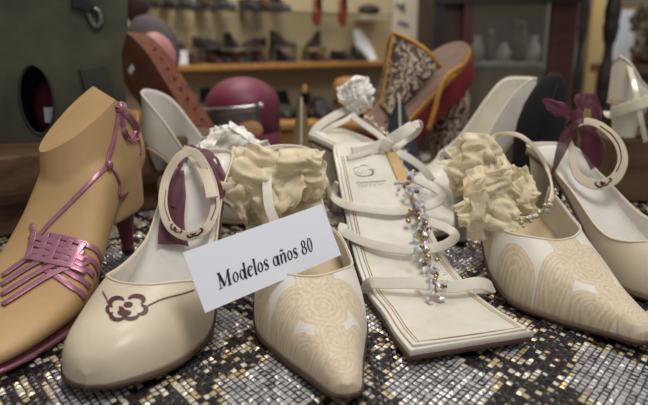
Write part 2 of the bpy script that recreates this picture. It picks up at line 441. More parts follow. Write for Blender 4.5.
# ================================================================== THE FOOT FORM AND THE PINK SANDAL
def V(*a): return Vector(a)
FT, FH = V(-.230, .321), V(-.190, .576)
fd = (FH - FT); FL = fd.length; fang = math.atan2(-fd.x, fd.y)
FM = Matrix.Translation((FT.x, FT.y, 0)) @ Matrix.Rotation(fang, 4, 'Z')
def fz(t): return .0035 + .0015 * (1 - sst(0, .22, t)) + .0725 * sst(.34, .93, t)
def make_foot():
    e = thing('mannequin_foot', (FT.x, FT.y, .0), 'tan plaster display foot with angular cut ankle wearing a pink strappy sandal', 'display foot', rz=fang)
    mb = MB(); rows = []; n = 24
    W = [(0, 0.012), (.03, .028), (.09, .036), (.2, .041), (.3, .0435), (.42, .040), (.55, .034), (.7, .029), (.85, .028), (.95, .023), (1, .008)]
    Hh = [(0, .006), (.03, .014), (.12, .020), (.25, .030), (.36, .043), (.5, .064), (.6, .080), (.8, .065), (.95, .05), (1, .02)]
    for i in range(41):
        t = (1 - math.cos(PI * i / 40)) / 2; w = interp(W, t); h = interp(Hh, t); z = fz(t) + .0005; row = []
        for j in range(n):
            a = 2 * PI * j / n; ca, sa = math.cos(a), math.sin(a)
            x = w * math.copysign(abs(ca) ** .8, ca); zz = h * .5 * (1 + math.copysign(abs(sa) ** .8, sa))
            row.append(V(x + .004 * math.sin(PI * t), t * FL, z + zz))
        rows.append(row)
    mb.grid(rows, closev=True, cap=True)
    rows = []
    for i in range(16):     # ankle and shin
        u = i / 15; z = .05 + u * .15
        cy = lerp(.192, .196, u); ry = lerp(.060, .052, sst(0, .6, u)); rx = lerp(.030, .0335, u)
        rows.append([V(rx * math.copysign(abs(math.cos(2 * PI * j / n)) ** .85, math.cos(2 * PI * j / n)), cy + ry * math.copysign(abs(math.sin(2 * PI * j / n)) ** .85, math.sin(2 * PI * j / n)), z) for j in range(n)])
    mb.grid(rows, closev=True, cap=True)
    o = mb.build('foot_body', FOOTM, e, True)
    md = o.modifiers.new('r', 'REMESH'); md.mode = 'VOXEL'; md.voxel_size = .0018
    sm = o.modifiers.new('s', 'SMOOTH'); sm.iterations = 14; sm.factor = .6
    dg = bpy.context.evaluated_depsgraph_get(); ev = o.evaluated_get(dg); bm = bmesh.new(); bm.from_mesh(ev.to_mesh()); ev.to_mesh_clear()
    o.modifiers.clear()
    iM = FM.inverted(); PK = iM @ P(98, 89, Y=.545); i3 = iM.to_3x3(); NA = i3 @ V(-.5, -.42, 1); NB = i3 @ V(.6, .3, .85)
    for f in bm.faces: f.smooth = True
    for co, no in ((PK, NA), (PK, NB)):
        g = bmesh.ops.bisect_plane(bm, geom=bm.verts[:] + bm.edges[:] + bm.faces[:], dist=1e-6, plane_co=co, plane_no=no.normalized(), clear_outer=True)
        ed = [x for x in g['geom_cut'] if isinstance(x, bmesh.types.BMEdge)]
        fl = bmesh.ops.contextual_create(bm, geom=ed)
        for f in fl['faces']: f.smooth = False
    bmesh.ops.recalc_face_normals(bm, faces=bm.faces)
    bm.to_mesh(o.data); bm.free()
    for ed in o.data.edges: pass
    o.modifiers.new('es', 'EDGE_SPLIT').split_angle = R(35)
    return e, o
foot_e, foot_o = make_foot()
FB = bvh(foot_o)
sd = thing('strappy_sandal', (FT.x, FT.y, 0), 'metallic pink woven strappy sandal worn by the tan display foot', 'sandal', rz=fang)
# sole and heel of the sandal
S0 = Shoe((FT.x, FT.y), (FH.x, FH.y), .084, .076, sv=.3, spring=.0015); S0.e = sd
S0.out = [(0, .2), (.02, .52), (.08, .76), (.2, .90), (.3, .95), (.45, .82), (.6, .56), (.75, .48), (.87, .52), (.95, .42), (.985, .26), (1, 0)]
S0.sole(PINK, .0028, .0004, 'sole_platform'); S0.heelpart(PINKD, .93, .0055, .82, cap=BLACKL)
def on_foot(name, pix, w, th, parent, n=6, off=.0006, m=PINK, mb=None):
    pts = []; ns = []
    for a in pix:
        if len(a) == 2:
            p, nn = hit(FB, a[0], a[1], off)
            for dx in (-3, 3, -6, 6, -10, 10):
                if p is None: p, nn = hit(FB, a[0] + dx, a[1], off)
        else: p, nn = snap(FB, FM @ V(*a[:3]), off, ref=CP)
        if p is None: continue
        pts.append(p); ns.append(nn)
    if len(pts) < 2: return None
    S = spline(pts, 6); out = []; on = []
    for p in S:
        h = FB.find_nearest(p); nn = h[1]
        if (p - h[0]).length > 1e-7 and nn.dot(p - h[0]) < 0 and (p - h[0]).length > .003: nn = -nn
        out.append(h[0] + nn * off); on.append(nn)
    k = strap(out, w, th, on, 1, mb=mb)
    return k.build(name, m, parent) if mb is None else k
# fan of vamp straps running to the right edge
for k, (a, b) in enumerate([((50, 236), (111, 262)), ((48, 244), (108, 275)), ((46, 252), (106, 287)), ((44, 260), (101, 299)), ((42, 268), (96, 310))]):
    mid = ((a[0] + b[0]) / 2 + 3, (a[1] + b[1]) / 2 - 5 + k)
    on_foot('strap', [a, ((a[0] + mid[0]) / 2, (a[1] + mid[1]) / 2 - 1), mid, ((b[0] + mid[0]) / 2, (b[1] + mid[1]) / 2 - 1), b], .0046, .0014, sd, off=.0008)
for k, (a, b) in enumerate([((72, 252), (2, 286)), ((80, 258), (2, 296)), ((88, 262), (3, 306)), ((62, 246), (3, 277))]):
    mid = ((a[0] + b[0]) / 2, (a[1] + b[1]) / 2 - 5)
    on_foot('strap', [a, mid, b], .0046, .0014, sd, off=.0016)
# woven patch
for k in range(5):
    on_foot('woven_strap', [(36 + k * 12, 232 + k * 3), (33 + k * 11, 246 + k * 2), (28 + k * 10, 262 + k * 2)], .0046, .0014, sd, off=.0022 if k % 2 else .0026)
for k in range(4):
    on_foot('woven_strap', [(31, 238 + k * 7), (55, 243 + k * 7), (84, 256 + k * 6)], .0046, .0014, sd, off=.0026 if k % 2 else .0022)
on_foot('ankle_strap', [(36, 240), (52, 222), (72, 202), (92, 181), (107, 166)], .0036, .0016, sd, off=.001)
on_foot('ankle_strap', [(107, 166), (111, 148), (115, 130), (118, 113)], .0044, .0016, sd, off=.0012)
on_foot('ankle_strap', [(107, 166), (114, 172), (119, 184), (121, 196), (-.0, .245, .085)], .0030, .0014, sd, off=.001)
on_foot('ankle_strap', [(36, 240), (32, 225)], .0034, .0014, sd, off=.001)
for q in ((107, 166, 4), (118, 108, 5)):
    p, nn = hit(FB, q[0] , q[1], .0025)
    if p is None: p = P(q[0], q[1], Y=.545)
    MB().sphere(p, (.0034, .0034, .0042), 8).build('knot', PINK, sd)
GUARD[0] = FB; GUARD[1] = .003
def loop(ptsq, w=.0034, th=.0013, name='bow_loop', m=PINK, parent=sd, face=V(.3, -1, .3)):
    return strap([PG(x, y, Y) for x, y, Y in ptsq], w, th, face, 6).build(name, m, parent)
loop([(118, 109, .538), (127, 112, .538), (136, 124, .540), (138, 137, .542), (131, 140, .540), (125, 130, .538), (119, 112, .536)])
loop([(118, 109, .536), (124, 118, .534), (124, 132, .532), (129, 139, .532), (135, 131, .534), (131, 118, .535), (120, 109, .534)])
loop([(117, 107, .537), (121, 103, .536), (125, 106, .535), (122, 110, .534)])
loop([(118, 110, .548), (131, 122, .56), (139, 140, .57), (141, 155, .575)], w=.002, name='bow_tail')

GUARD[0] = None
# ================================================================== PUMP WITH THE BURGUNDY FLOWER (front left)
def petals(cx, cy, s, ang=0):
    """outline pieces of the camellia inlay in a picture-sized frame around (cx, cy)"""
    pcs = []
    def arc(c0, r0, r1, a0, a1, w, n=9):
        # crescent that is fattest in its middle
        o_, i_ = [], []
        for q in range(n + 1):
            u = q / n; a = R(lerp(a0, a1, u)); ww = 1.3 * w * math.sin(PI * min(.97, max(.03, u))) ** .5
            o_.append((c0[0] + (r0 + ww) * math.cos(a), c0[1] + (r1 + ww * .8) * math.sin(a))); i_.append((c0[0] + r0 * math.cos(a), c0[1] + r1 * math.sin(a)))
        pcs.append(o_ + i_[::-1])
    arc((-8, -4), 6.5, 4.6, 150, 320, 4.0)     # top-left petal
    arc((8, -6), 7.0, 3.4, 220, 395, 4.2)     # top-right
    arc((11, 2), 5.6, 4.0, -60, 100, 3.8)     # right
    arc((3, 6), 8.0, 3.4, 20, 150, 3.6)      # bottom-right
    arc((-8, 6), 6.5, 3.8, 45, 210, 3.8)       # bottom-left
    arc((-14, 1), 3.6, 4.4, 110, 260, 3.0)
    arc((-2, 3.0), 5.4, 2.0, 20, 185, 3.2)
    pcs.append([(1.5 + 4.8 * math.cos(2 * PI * q / 12), -3 + 2.8 * math.sin(2 * PI * q / 12)) for q in range(12)])
    pcs.append([(-8, -2), (-4, -1), (-2, 2), (3, 3.4), (0, 5), (-5, 4.6), (-8, 2)])
    c, s_ = math.cos(R(ang)), math.sin(R(ang))
    return [[(cx + s * (x * c - y * s_), cy + s * (x * s_ + y * c)) for x, y in pc] for pc in pcs]
def inlay(T, pcs, name, m, parent, off=.0005):
    mb = MB()
    for pc in pcs:
        r = flat_patch(T, pc, off)
        if r: mb.add(*r)
    if mb.v: return fromdata(name, mb.v, mb.f, m, parent, norm=False)
def piping(T, pix, r, name, m, parent, off=.0003):
    pts = [hit(T, x, y, off)[0] for x, y in pix]; pts = [p for p in pts if p is not None]
    if len(pts) > 1: MB().tube([snap(T, q, off)[0] for q in spline(pts, 6)], r, 6).build(name, m, parent)
p1 = Shoe((-.137, .307), (-.100, .540), .085, .100, sv=.27, wall=((.27, .036), (.42, .028), (.54, .013), (.64, .003), (1, .003)), ds=.2, bend=.003)
p1.root('flower_pump', 'cream round-toed pump with a burgundy flower inlaid on the toe, front left', 'shoe')
p1.upper(CREAM, LINING); p1.topline(PIPE, .0009); p1.sole(SOLE, .0032); p1.insole(LINING); p1.heelpart(CREAM, .94, .006, .80, cap=BLACKL)
T1 = bvh(p1.up)
inlay(T1, petals(127, 308, 1.0, -3), 'flower_inlay', BURG, p1.e)
piping(T1, [(97, 288), (103, 292), (107, 299), (108, 303)], .0006, 'piping', TAUPE, p1.e)
piping(T1, [(148, 306), (158, 301), (170, 297), (182, 294), (194, 290)], .0006, 'piping', TAUPE, p1.e)
# ankle strap with burgundy line and emblem, organza bow
def ankle_loop(shoe, pts, w, m, line, T=None, emblem=None, ff=None, ww=None):
    Y3 = [PG(*a).y for a in pts]; k3 = len(Y3)
    for _ in range(6): Y3 = [min(Y3[i], (Y3[i - 1] + Y3[(i + 1) % k3]) / 2 + .002) for i in range(k3)]
    W3 = [P(a[0], a[1], Y=y_) for a, y_ in zip(pts, Y3)]
    o = strap(W3, w, .0016, ff or V(0, -1, .35), 8, closed=True, ww=ww).build('ankle_strap', m, shoe.e)
    return o
guard(p1, .012)
s1 = [(178, 158, .520), (166, 180, .515), (163, 205, .508), (170, 226, .502), (187, 236, .498), (206, 229, .498), (215, 208, .503), (213, 186, .508), (205, 166, .515), (193, 152, .520)]
st = ankle_loop(p1, s1, .0072, CREAM, TAUPE)
TS = bvh(st)
piping(TS, [(207, 168), (213, 186), (216, 205), (211, 220)], .0005, 'strap_piping', TAUPE, st)
piping(TS, [(166, 190), (165, 206), (170, 221)], .0004, 'strap_piping', TAUPE, st)
inlay(TS, petals(194, 231, .45, -15), 'strap_inlay', mat('dark_inlay', (60, 32, 34), None, .5), st, .0006)
inlay(TS, petals(177, 228, .32, 30), 'strap_inlay', MATS['dark_inlay'], st, .0006)
# free strap end folded over the front
GUARD[1] = .020
strap([PG(*a) for a in ((183, 150, .516), (190, 153, .512), (199, 163, .508), (208, 180, .504), (212, 198, .502))], .009, .0016, V(.2, -1, .3), 8).build('strap_end', CREAM, p1.e)
MB().sphere(PG(200, 160, .506), .0018, 6).build('strap_stud', BEADG, p1.e)
def sheet(pl, pr, name, m, parent, n=7, thick=.0003, ruf=.0012, sub=6):
    """soft ribbon between two guide lines, gently rippled"""
    A, B = spline(pl, 8), spline(pr, 8); rows = []
    for i, (a, b) in enumerate(zip(A, B)):
        rows.append([a.lerp(b, j / sub) + V(0, -1, .2) * (ruf * math.sin(j * 2.1 + i * .35)) + V(0, 0, 1) * ruf * .6 * math.sin(i * .7 + j) for j in range(sub + 1)])
    o = MB().grid(rows).build(name, m, parent); solid(o, thick, 0); return o
def Q(*l): return [PG(a[0], a[1], a[2]) for a in l]
guard(p1, .005)
rb = thing('organza_ribbon', P(186, 150, Y=.53), 'burgundy organza ribbon tied on the ankle strap of the front left flower pump', 'ribbon')
sheet(Q((190, 148, .525), (176, 156, .53), (166, 172, .535), (160, 190, .54), (163, 205, .54)), Q((187, 158, .52), (182, 166, .525), (177, 180, .53), (172, 196, .53), (176, 208, .53)), 'ribbon_loop', ORGB, rb)
sheet(Q((190, 146, .528), (202, 148, .53), (214, 154, .535), (222, 166, .54), (227, 182, .54), (225, 196, .54)), Q((190, 156, .524), (200, 158, .526), (208, 163, .53), (214, 174, .532), (217, 186, .535), (218, 200, .54)), 'ribbon_loop', ORGB, rb)
sheet(Q((172, 168, .53), (164, 192, .52), (160, 216, .515), (158, 243, .51)), Q((184, 170, .53), (186, 194, .52), (184, 220, .515), (189, 246, .505)), 'ribbon_tail', ORGB, rb)
sheet(Q((183, 150, .53), (188, 145, .53), (196, 146, .53)), Q((184, 158, .524), (190, 156, .524), (197, 155, .524)), 'ribbon_knot', ORGB, rb, ruf=.0006)
sheet(Q((160, 176, .545), (157, 186, .545), (160, 200, .545)), Q((170, 178, .54), (168, 190, .54), (170, 204, .54)), 'ribbon_tail', ORGB, rb)

# ================================================================== LACE PUMP (centre) 
p2 = Shoe((.0135, .298), (-.040, .563), .080, .100, sv=.32, outline=POINT, H=HGTP, wall=((.32, .04), (.45, .032), (.55, .022), (.64, .004), (1, .003)), ds=.12, bend=-.003)
p2.root('lace_pump', 'pointed cream pump covered in tan lace, toe to camera beneath the white card', 'shoe')
p2.upper(LACE, LINING); p2.topline(PIPE, .0008); p2.sole(SOLE, .0032); p2.insole(mat('cream_insole', (216, 196, 158), (204, 182, 142), .55)); p2.heelpart(LACE, .94, .006, .80, cap=BLACKL)
def puff(name, c, r, m, parent, folds=11, amp=.16, seed=0, lean=V(0, 0, 0), cut=.9):
    rows = []; n = 96
    for i in range(34):
        u = i / 33; a = PI * (.03 + cut * u); rr = math.sin(a); row = []
        for j in range(n):
            b = 2 * PI * j / n; f = 1 + amp * math.sin(folds * b + 3 * noise.noise(V(u * 2, seed, 0))) * (.4 + .6 * abs(math.cos(a))) + .22 * noise.noise(V(math.cos(b) * 2.2, math.sin(b) * 2.2, u * 3 + seed)) + .10 * noise.noise(V(math.cos(b) * 7, math.sin(b) * 7, u * 9 + seed))
            row.append(c + V(r[0] * rr * f * math.cos(b), r[1] * rr * f * math.sin(b), r[2] * math.cos(a) * (1 + .12 * noise.noise(V(b * 1.3, u * 3, seed + 5)))) + lean * (1 - u))
        rows.append(row)
    o = MB().grid(rows, closev=True).build(name, m, parent); solid(o, .0003, 0); return o
guard(p2, .012)
def crumple(name, c, r, m, parent, n=7, seed=1, up=.3):
    rn = random.Random(seed); mb = MB()
    for i in range(n):
        a = rn.uniform(0, 2 * PI); k = rn.uniform(.15, .5)
        cc = c + V(r[0] * k * math.cos(a), r[1] * rn.uniform(-.5, .5), r[2] * k * math.sin(a))
        nrm = V(rn.uniform(-.8, .8), -1, rn.uniform(-.2, .9)).normalized(); u_ = nrm.orthogonal().normalized(); v_ = nrm.cross(u_); tw = rn.uniform(0, PI); u2 = u_ * math.cos(tw) + v_ * math.sin(tw); v2 = nrm.cross(u2)
        g = 22; rows = []
        for p in range(g + 1):
            row = []
            for q in range(g + 1):
                x, y = p / g * 2 - 1, q / g * 2 - 1; sc = (1 - .22 * (x * x + y * y) * .5) * (1 + .25 * noise.noise(V(x * 1.7, y * 1.7, seed + i)))
                f = noise.noise(V(x * 1.3 + i, y * 1.3, seed)); f2 = 1 - 2 * abs(noise.noise(V(x * 2.6 + i * 3, y * 1.2, seed * 2 + 4)))
                hgt = .55 * f + .30 * f2 - .55 * (x * x + y * y) * .5
                w = noise.noise(V(x * 5 + i, y * 5, seed + 8)) * .04
                row.append(cc + u2 * (r[0] * .72 * x * sc) + v2 * (r[2] * .72 * y * sc) + nrm * (r[1] * (hgt + w)))
            rows.append(row)
        mb.grid(rows)
    o = mb.build(name, m, parent); solid(o, .00025, 0); return o
og = thing('organza_puff', P(268, 190, Y=.53), 'cream organza bunched up inside the open heel of the centre lace pump', 'fabric')
guard(p2, .016)
crumple('organza_bunch', PG(262, 184, .545), (.034, .022, .033), ORGC, og, 9, 3)
crumple('organza_bunch', PG(298, 182, .54), (.024, .018, .028), ORGC, og, 6, 8)
crumple('organza_bunch', PG(243, 176, .54), (.020, .016, .026), ORGC, og, 5, 12)
guard(p2, .030)
strap(Q((271, 150, .528), (268, 165, .518), (267, 185, .514), (269, 206, .514), (275, 222, .516)), .0075, .0008, V(0, -1, .1), 6).build('satin_band', IVORY, og)
guard(p2, .034)
strap(Q((238, 205, .545), (237, 190, .54), (246, 171, .535), (262, 157, .53), (280, 149, .53), (297, 151, .53), (314, 164, .533), (325, 186, .538), (329, 208, .545)), .0028, .0022, V(0, -1, 0), 8).build('ankle_strap', mat('gold_cream_strap', (200, 180, 138), (180, 156, 112), .45), p2.e)
strap(Q((286, 148, .534), (305, 150, .536), (320, 166, .54), (329, 190, .545), (331, 212, .55)), .004, .0016, V(0, -1, .2), 8).build('slingback_strap', PIPE, p2.e)

guard()
# ================================================================== CARD WITH TEXT
ST = {  # pen strokes: list of (points, widths); unit = x-height .45, cap .68; slanted later
 'M': [([(.10,0),(.10,.66)],.045),([(.10,.66),(.34,.04)],.13),([(.34,.04),(.62,.66)],.04),([(.62,.66),(.62,0)],.13),([(0,.0),(.2,0)],.035),([(.50,0),(.75,0)],.035),([(0,.66),(.14,.66)],.035),([(.6,.66),(.75,.66)],.035)],
 'o': [('o',(.2,.225),(.15,.205))],
 'd': [('o',(.19,.225),(.145,.205)),([(.36,.69),(.36,.06),(.42,.02)],.11),([(.27,.68),(.38,.69)],.035)],
 'e': [([(.06,.24),(.20,.27),(.31,.33),(.30,.41),(.22,.445),(.12,.39),(.07,.25),(.10,.08),(.20,.015),(.31,.09)],[.03,.035,.05,.07,.06,.09,.125,.11,.06,.03])],
 'l': [([(.13,.69),(.13,.06),(.19,.02)],.115),([(.03,.68),(.15,.69)],.035)],
 's': [([(.27,.36),(.24,.435),(.15,.445),(.08,.385),(.10,.30),(.21,.20),(.26,.11),(.20,.02),(.10,.01),(.03,.10)],[.05,.04,.05,.08,.11,.12,.09,.055,.045,.05])],
 'a': [('o',(.19,.225),(.145,.205)),([(.36,.44),(.36,.06),(.42,.02)],.11)],
 'n': [([(.10,.43),(.10,0)],.11),([(.02,.42),(.10,.43)],.035),([(.12,.28),(.20,.41),(.29,.43),(.34,.36),(.34,.06),(.40,.02)],[.03,.05,.08,.11,.11,.06])],
 '~': [([(.08,.56),(.15,.62),(.24,.57),(.32,.63)],[.03,.06,.06,.03])],
 '8': [('o',(.2,.5),(.125,.155)),('o',(.2,.175),(.155,.165))],
 '0': [('o',(.2,.335),(.145,.325))],
}
ADV = {'M': .80, 'o': .41, 'd': .47, 'e': .37, 'l': .24, 's': .33, 'a': .47, 'n': .46, 'ñ': .46, '8': .42, '0': .42, ' ': .24}
def glyph_polys(text):
    polys = []; x0 = 0
    for ch in text:
        items = ST['n'] + ST['~'] if ch == 'ñ' else ST.get(ch, [])
        for it in items:
            if it[0] == 'o':
                (cx, cy), (rx, ry) = it[1], it[2]; n = 28
                out = [(x0 + cx + (rx + .025) * math.cos(2 * PI * q / n), cy + (ry + .02) * math.sin(2 * PI * q / n)) for q in range(n)]
                inn = [(x0 + cx + (rx - .062) * math.cos(2 * PI * q / n) * .9, cy + (ry - .018) * math.sin(2 * PI * q / n)) for q in range(n)]
                polys.append(('ring', out, inn))
            else:
                pts, w = it; k = len(pts)
                if k > 2:
                    ws = w if isinstance(w, list) else [w] * k
                    sp = spline([V(a, b, 0) for a, b in pts], 5); sw = [s_.x for s_ in spline([V(v, 0, 0) for v in ws], 5)]
                else: sp = [V(a, b, 0) for a, b in pts]; sw = [w, w]
                L_, R_ = [], []
                for i, p in enumerate(sp):
                    d = (sp[min(i + 1, len(sp) - 1)] - sp[max(i - 1, 0)]).normalized(); nn = V(-d.y, d.x, 0) * sw[i] / 2
                    L_.append((x0 + (p + nn).x, (p + nn).y)); R_.append((x0 + (p - nn).x, (p - nn).y))
                polys.append(('ring', L_, R_, True))
        x0 += ADV[ch]
    return polys, x0
BL = P(205, 313, d=.372); BR = P(341, 255, d=.440)
ux = (BR - BL).normalized(); cw = (BR - BL).length
best = None
for k in range(0, 180, 1):
    a = ux.orthogonal().normalized(); b = ux.cross(a); upv = a * math.cos(R(k * 2)) + b * math.sin(R(k * 2))
    if upv.z < .2: continue
    for hh in (.036, .038, .04, .042, .044, .046):
        tl = BL + upv * hh; tr = BR + upv * hh; e = 0
        for p, (qx, qy) in ((tl, (180, 252)), (tr, (323, 205))):
            d = (p - CP).dot(FW); e += (324 + 600 * (p - CP).x / d - qx) ** 2 + (202.5 - 600 * (p - CP).dot(UP) / d - qy) ** 2
        if best is None or e < best[0]: best = (e, upv.copy(), hh)
print('card fit', best[0], best[2], best[1])
upv, ch_ = best[1], best[2]; nz = ux.cross(upv)
if nz.y > 0: nz = -nz
cdo = thing('price_card', (BL + BR) / 2, 'white card reading Modelos años 80 lying across the two front pumps', 'card')
rotc = Matrix((ux, upv, nz)).transposed()
co = MB().box(BL + ux * cw / 2 + upv * ch_ / 2, (cw, ch_, .0005), rotc).build('card_sheet', CARD, cdo, smooth=False)
polys, tw = glyph_polys('Modelos años 80')
mb = MB()
tx0, tx1, ty0 = .125, .815, .26; sc_ = cw * (tx1 - tx0) / tw
def cardp(x, y): return BL + ux * (tx0 * cw + (x + y * .22) * sc_) + upv * (ty0 * ch_ + y * sc_ * 1.12) + nz * .0006
for pl in polys:
    a, b = [cardp(*q) for q in pl[1]], [cardp(*q) for q in pl[2]]; n = len(a)
    if len(pl) == 3: mb.add(a + b, [(i, (i + 1) % n, n + (i + 1) % n, n + i) for i in range(n)])
    else: mb.add(a + b, [(i, i + 1, n + i + 1, n + i) for i in range(n - 1)])
fromdata('lettering', mb.v, mb.f, INK, cdo, smooth=False, norm=False)

# ================================================================== CRYSTAL SANDAL (centre right)
cs = thing('crystal_sandal', (.075, .44, 0), 'white square-toed sandal with crystal trimmed straps, toe towards camera', 'sandal')
ROW = [((.0545, .344), (.141, .370), .0065), ((.048, .372), (.135, .388), .0055), ((.043, .405), (.127, .412), .0045), ((.034, .441), (.117, .447), .006), ((.026, .480), (.103, .49), .020), ((.018, .52), (.089, .53), .052), ((.012, .56), (.077, .568), .079), ((.009, .598), (.070, .603), .0925), ((.014, .612), (.064, .616), .0945)]
def rowat(u, tab=ROW):
    n = len(tab) - 1
    if not hasattr(rowat, 'c'): rowat.c = {}
    key = id(tab)
    if key not in rowat.c:
        rowat.c[key] = (spline([V(a[0][0], a[0][1], a[2]) for a in tab], 10), spline([V(a[1][0], a[1][1], a[2]) for a in tab], 10))
    L_, R_ = rowat.c[key]; k = min(len(L_) - 1, max(0, u * (len(L_) - 1))); i = int(k); f = k - i; j = min(i + 1, len(L_) - 1)
    return L_[i].lerp(L_[j], f), R_[i].lerp(R_[j], f)
def solebody(tab, z0, z1, inset, name, m, parent, u0=0, u1=1, nseg=60, crown=0):
    rows = []
    for i in range(nseg + 1):
        u = lerp(u0, u1, i / nseg); a, b = rowat(u, tab); d = (b - a); k = inset / d.length
        xs = [k, .25, .5, .75, 1 - k]; top = [a + d * x + V(0, 0, z1 + crown * (abs(x - .5) * 2) ** 2) for x in xs]; bot = [a + d * x + V(0, 0, z0) for x in reversed(xs)]
        rows.append(top + bot)
    return MB().grid(rows, closev=True, cap=True).build(name, m, parent)
bev(solebody(ROW, -.004, -.0005, -.0006, 'outsole', SOLE, cs), .0008)
bev(solebody(ROW, -.0005, .0045, 0, 'platform', WHITEL, cs), .0012)
bev(solebody(ROW, .0045, .0056, .003, 'insole', IVORY, cs, .015, .995, crown=.001), .0004)
for inset in (.0065, .0085):
    pts = []
    for i in range(40): a, b = rowat(lerp(.035, .8, i / 39)); d = b - a; pts.append(a + d * (inset / d.length) + V(0, 0, .0062))
    pts = pts[::-1]
    a, b = rowat(.035); d = b - a
    for i in range(1, 12): pts.append(a + d * lerp(inset / d.length, 1 - inset / d.length, i / 12) + V(0, 0, .0060))
    for i in range(40): a, b = rowat(lerp(.035, .8, i / 39)); d = b - a; pts.append(b - d * (inset / d.length) + V(0, 0, .0062))
    MB().tube(pts, .00045, 5).build('stitching', STITCH, cs)
# tan leather strip showing at the right of the heel seat
pl, pr = [], []
for i in range(9):
    a, b = rowat(lerp(.68, .985, i / 8)); d = b - a; pl.append(b - d * .20 + V(0, 0, .0072)); pr.append(b - d * .03 + V(0, 0, .0075))
sheet(pl, pr, 'tan_lining_strip', TANPAD, cs, ruf=0, thick=.0006)
# heel
rows = []
for i in range(10):
    u = i / 9; row = []
    for j in range(16):
        a = 2 * PI * j / 16; top = V(.040 + .026 * math.cos(a), .590 + .022 * math.sin(a), .0865 + .0 * u + .01 * math.sin(a) * .3); q = V(.038 + .008 * math.cos(a), .600 + .008 * math.sin(a), .0006)
        k = (1 - u) ** 1.7; row.append(V(lerp(q.x, top.x, k), lerp(q.y, top.y, k), lerp(q.z, top.z, 1 - u)))
    rows.append(row)
MB().grid(rows, closev=True, cap=True).build('heel', WHITEL, cs)
# straps
GUARD[0] = bvh(*[c for c in cs.children if c.name.split('.')[0] in ('insole', 'platform', 'outsole')]); GUARD[1] = .006
def band(pts, w, parent, name='strap', m=WHITEL, th=.0018, face=V(0, -.5, 1), n=8): return strap([PG(a[0], a[1], a[2]) if len(a) == 3 and a[0] > 2 else V(*a) for a in pts], w, th, face, n).build(name, m, parent)
up_f = V(0, -1, .75)
band([V(.033, .440, .008), V(.036, .436, .018), (388, 283, .432), (420, 283, .428), (452, 287, .426), (478, 283, .428), (491, 288, .437), V(.1205, .447, .009)], .0095, cs, face=up_f)
band([V(.018, .508, .044), (344, 232, .500), (368, 243, .486), (398, 249, .478), (425, 249, .478), (445, 245, .484), (455, 236, .495), (446, 228, .507), V(.093, .516, .044)], .0085, cs, face=up_f)
band([V(.014, .548, .072), (334, 196, .548), (344, 204, .536), (370, 209, .528), (400, 211, .526), (424, 207, .530), (441, 199, .540), (438, 190, .552), V(.079, .560, .077)], .0085, cs, face=up_f)
band([(352, 153, .600), (366, 151, .590), (384, 144, .586), (402, 133, .584), (413, 126, .588)], .0115, cs, name='ankle_strap', face=V(-.2, -1, .3))
band([(413, 126, .588), (419, 124, .596), (416, 132, .604), (404, 141, .610), (392, 150, .608)], .008, cs, name='ankle_strap', face=V(-.2, -1, .3))
band([(347, 158, .598), (360, 155, .592), (376, 150, .588), (388, 146, .586)], .0045, cs, name='ankle_strap', face=V(-.2, -1, .3))
bev(MB().box(P(386, 145, Y=.583), (.011, .003, .012), Matrix.Rotation(R(25), 3, 'Y')).build('strap_keeper', WHITEL, cs), .001)
# logo and maker's line on the heel seat
TC = bvh([c for c in cs.children if c.name.startswith('insole')][0])
def arcs(cx, cy, rx, ry, a0, a1, w, n=12):
    o_, i_ = [], []
    for q in range(n + 1):
        u = q / n; a = R(lerp(a0, a1, u)); ww = w * (.25 + .75 * math.sin(PI * u))
        o_.append((cx + (rx + ww) * math.cos(a), cy + (ry + ww * .6) * math.sin(a))); i_.append((cx + rx * math.cos(a), cy + ry * math.sin(a)))
    return o_ + i_[::-1]
lg = [arcs(364, 172.5, 8.5, 3.6, 5, 200, 1.2), arcs(368, 172, 4, 3.4, -60, 90, 2.2), arcs(357, 170, 3.0, 2.2, 150, 330, .7), arcs(364, 167.5, 4.0, 1.8, 190, 350, .9), arcs(372, 168.5, 3.6, 1.4, 20, 170, .8), arcs(360, 171.5, 2.4, 1.5, 0, 200, .6)]
inlay(TC, lg, 'logo_print', GOLDINK, cs, .0003)
ln = []
def seg(x0, y0, x1, y1, w=.45):
    d = V(x1 - x0, y1 - y0, 0).normalized(); n = V(-d.y, d.x, 0) * w; ln.append([(x0 + n.x, y0 + n.y), (x1 + n.x, y1 + n.y), (x1 - n.x, y1 - n.y), (x0 - n.x, y0 - n.y)])
seg(356, 183.0, 386, 180.6, .4)
for k in range(9):
    x, y = 358.5 + k * 2.9, 186.6 - k * .28; h = 1.5 + .5 * math.sin(k * 2.3)
    seg(x, y - h, x + .5 * math.sin(k * 1.7), y + h, .24); seg(x, y - h + (k % 3) * .9, x + 1.5, y - h + (k % 2) * .8, .22)
inlay(TC, ln, 'maker_print', mat('grey_print', (160, 152, 138), None, .6), cs, .0003)
# crystals and beads
def gem_mesh(r):
    bm = bmesh.new(); bmesh.ops.create_icosphere(bm, subdivisions=1, radius=r)
    me = bpy.data.meshes.new('crystal'); bm.to_mesh(me); bm.free(); me.materials.append(CRYSTAL); return me
def bead_mesh(r, m):
    bm = bmesh.new(); bmesh.ops.create_icosphere(bm, subdivisions=2, radius=r)
    for f in bm.faces: f.smooth = True
    me = bpy.data.meshes.new('bead'); bm.to_mesh(me); bm.free(); me.materials.append(m); return me
GEM, BEAD = gem_mesh(.0026), bead_mesh(.0022, BEADG); BEADP = bead_mesh(.0021, mat('smoky_bead', (130, 116, 120), None, .15, metal=.6, bump=0))
GEMW = gem_mesh(.0024); 
def put(me, name, p, parent, s=1):
    o = bpy.data.objects.new(name, me); COL.objects.link(o); o.parent = parent
    o.location = wm(parent).inverted() @ p; o.rotation_euler = [random.uniform(0, 3) for _ in range(3)]; o.scale = (s, s, s)
    return o
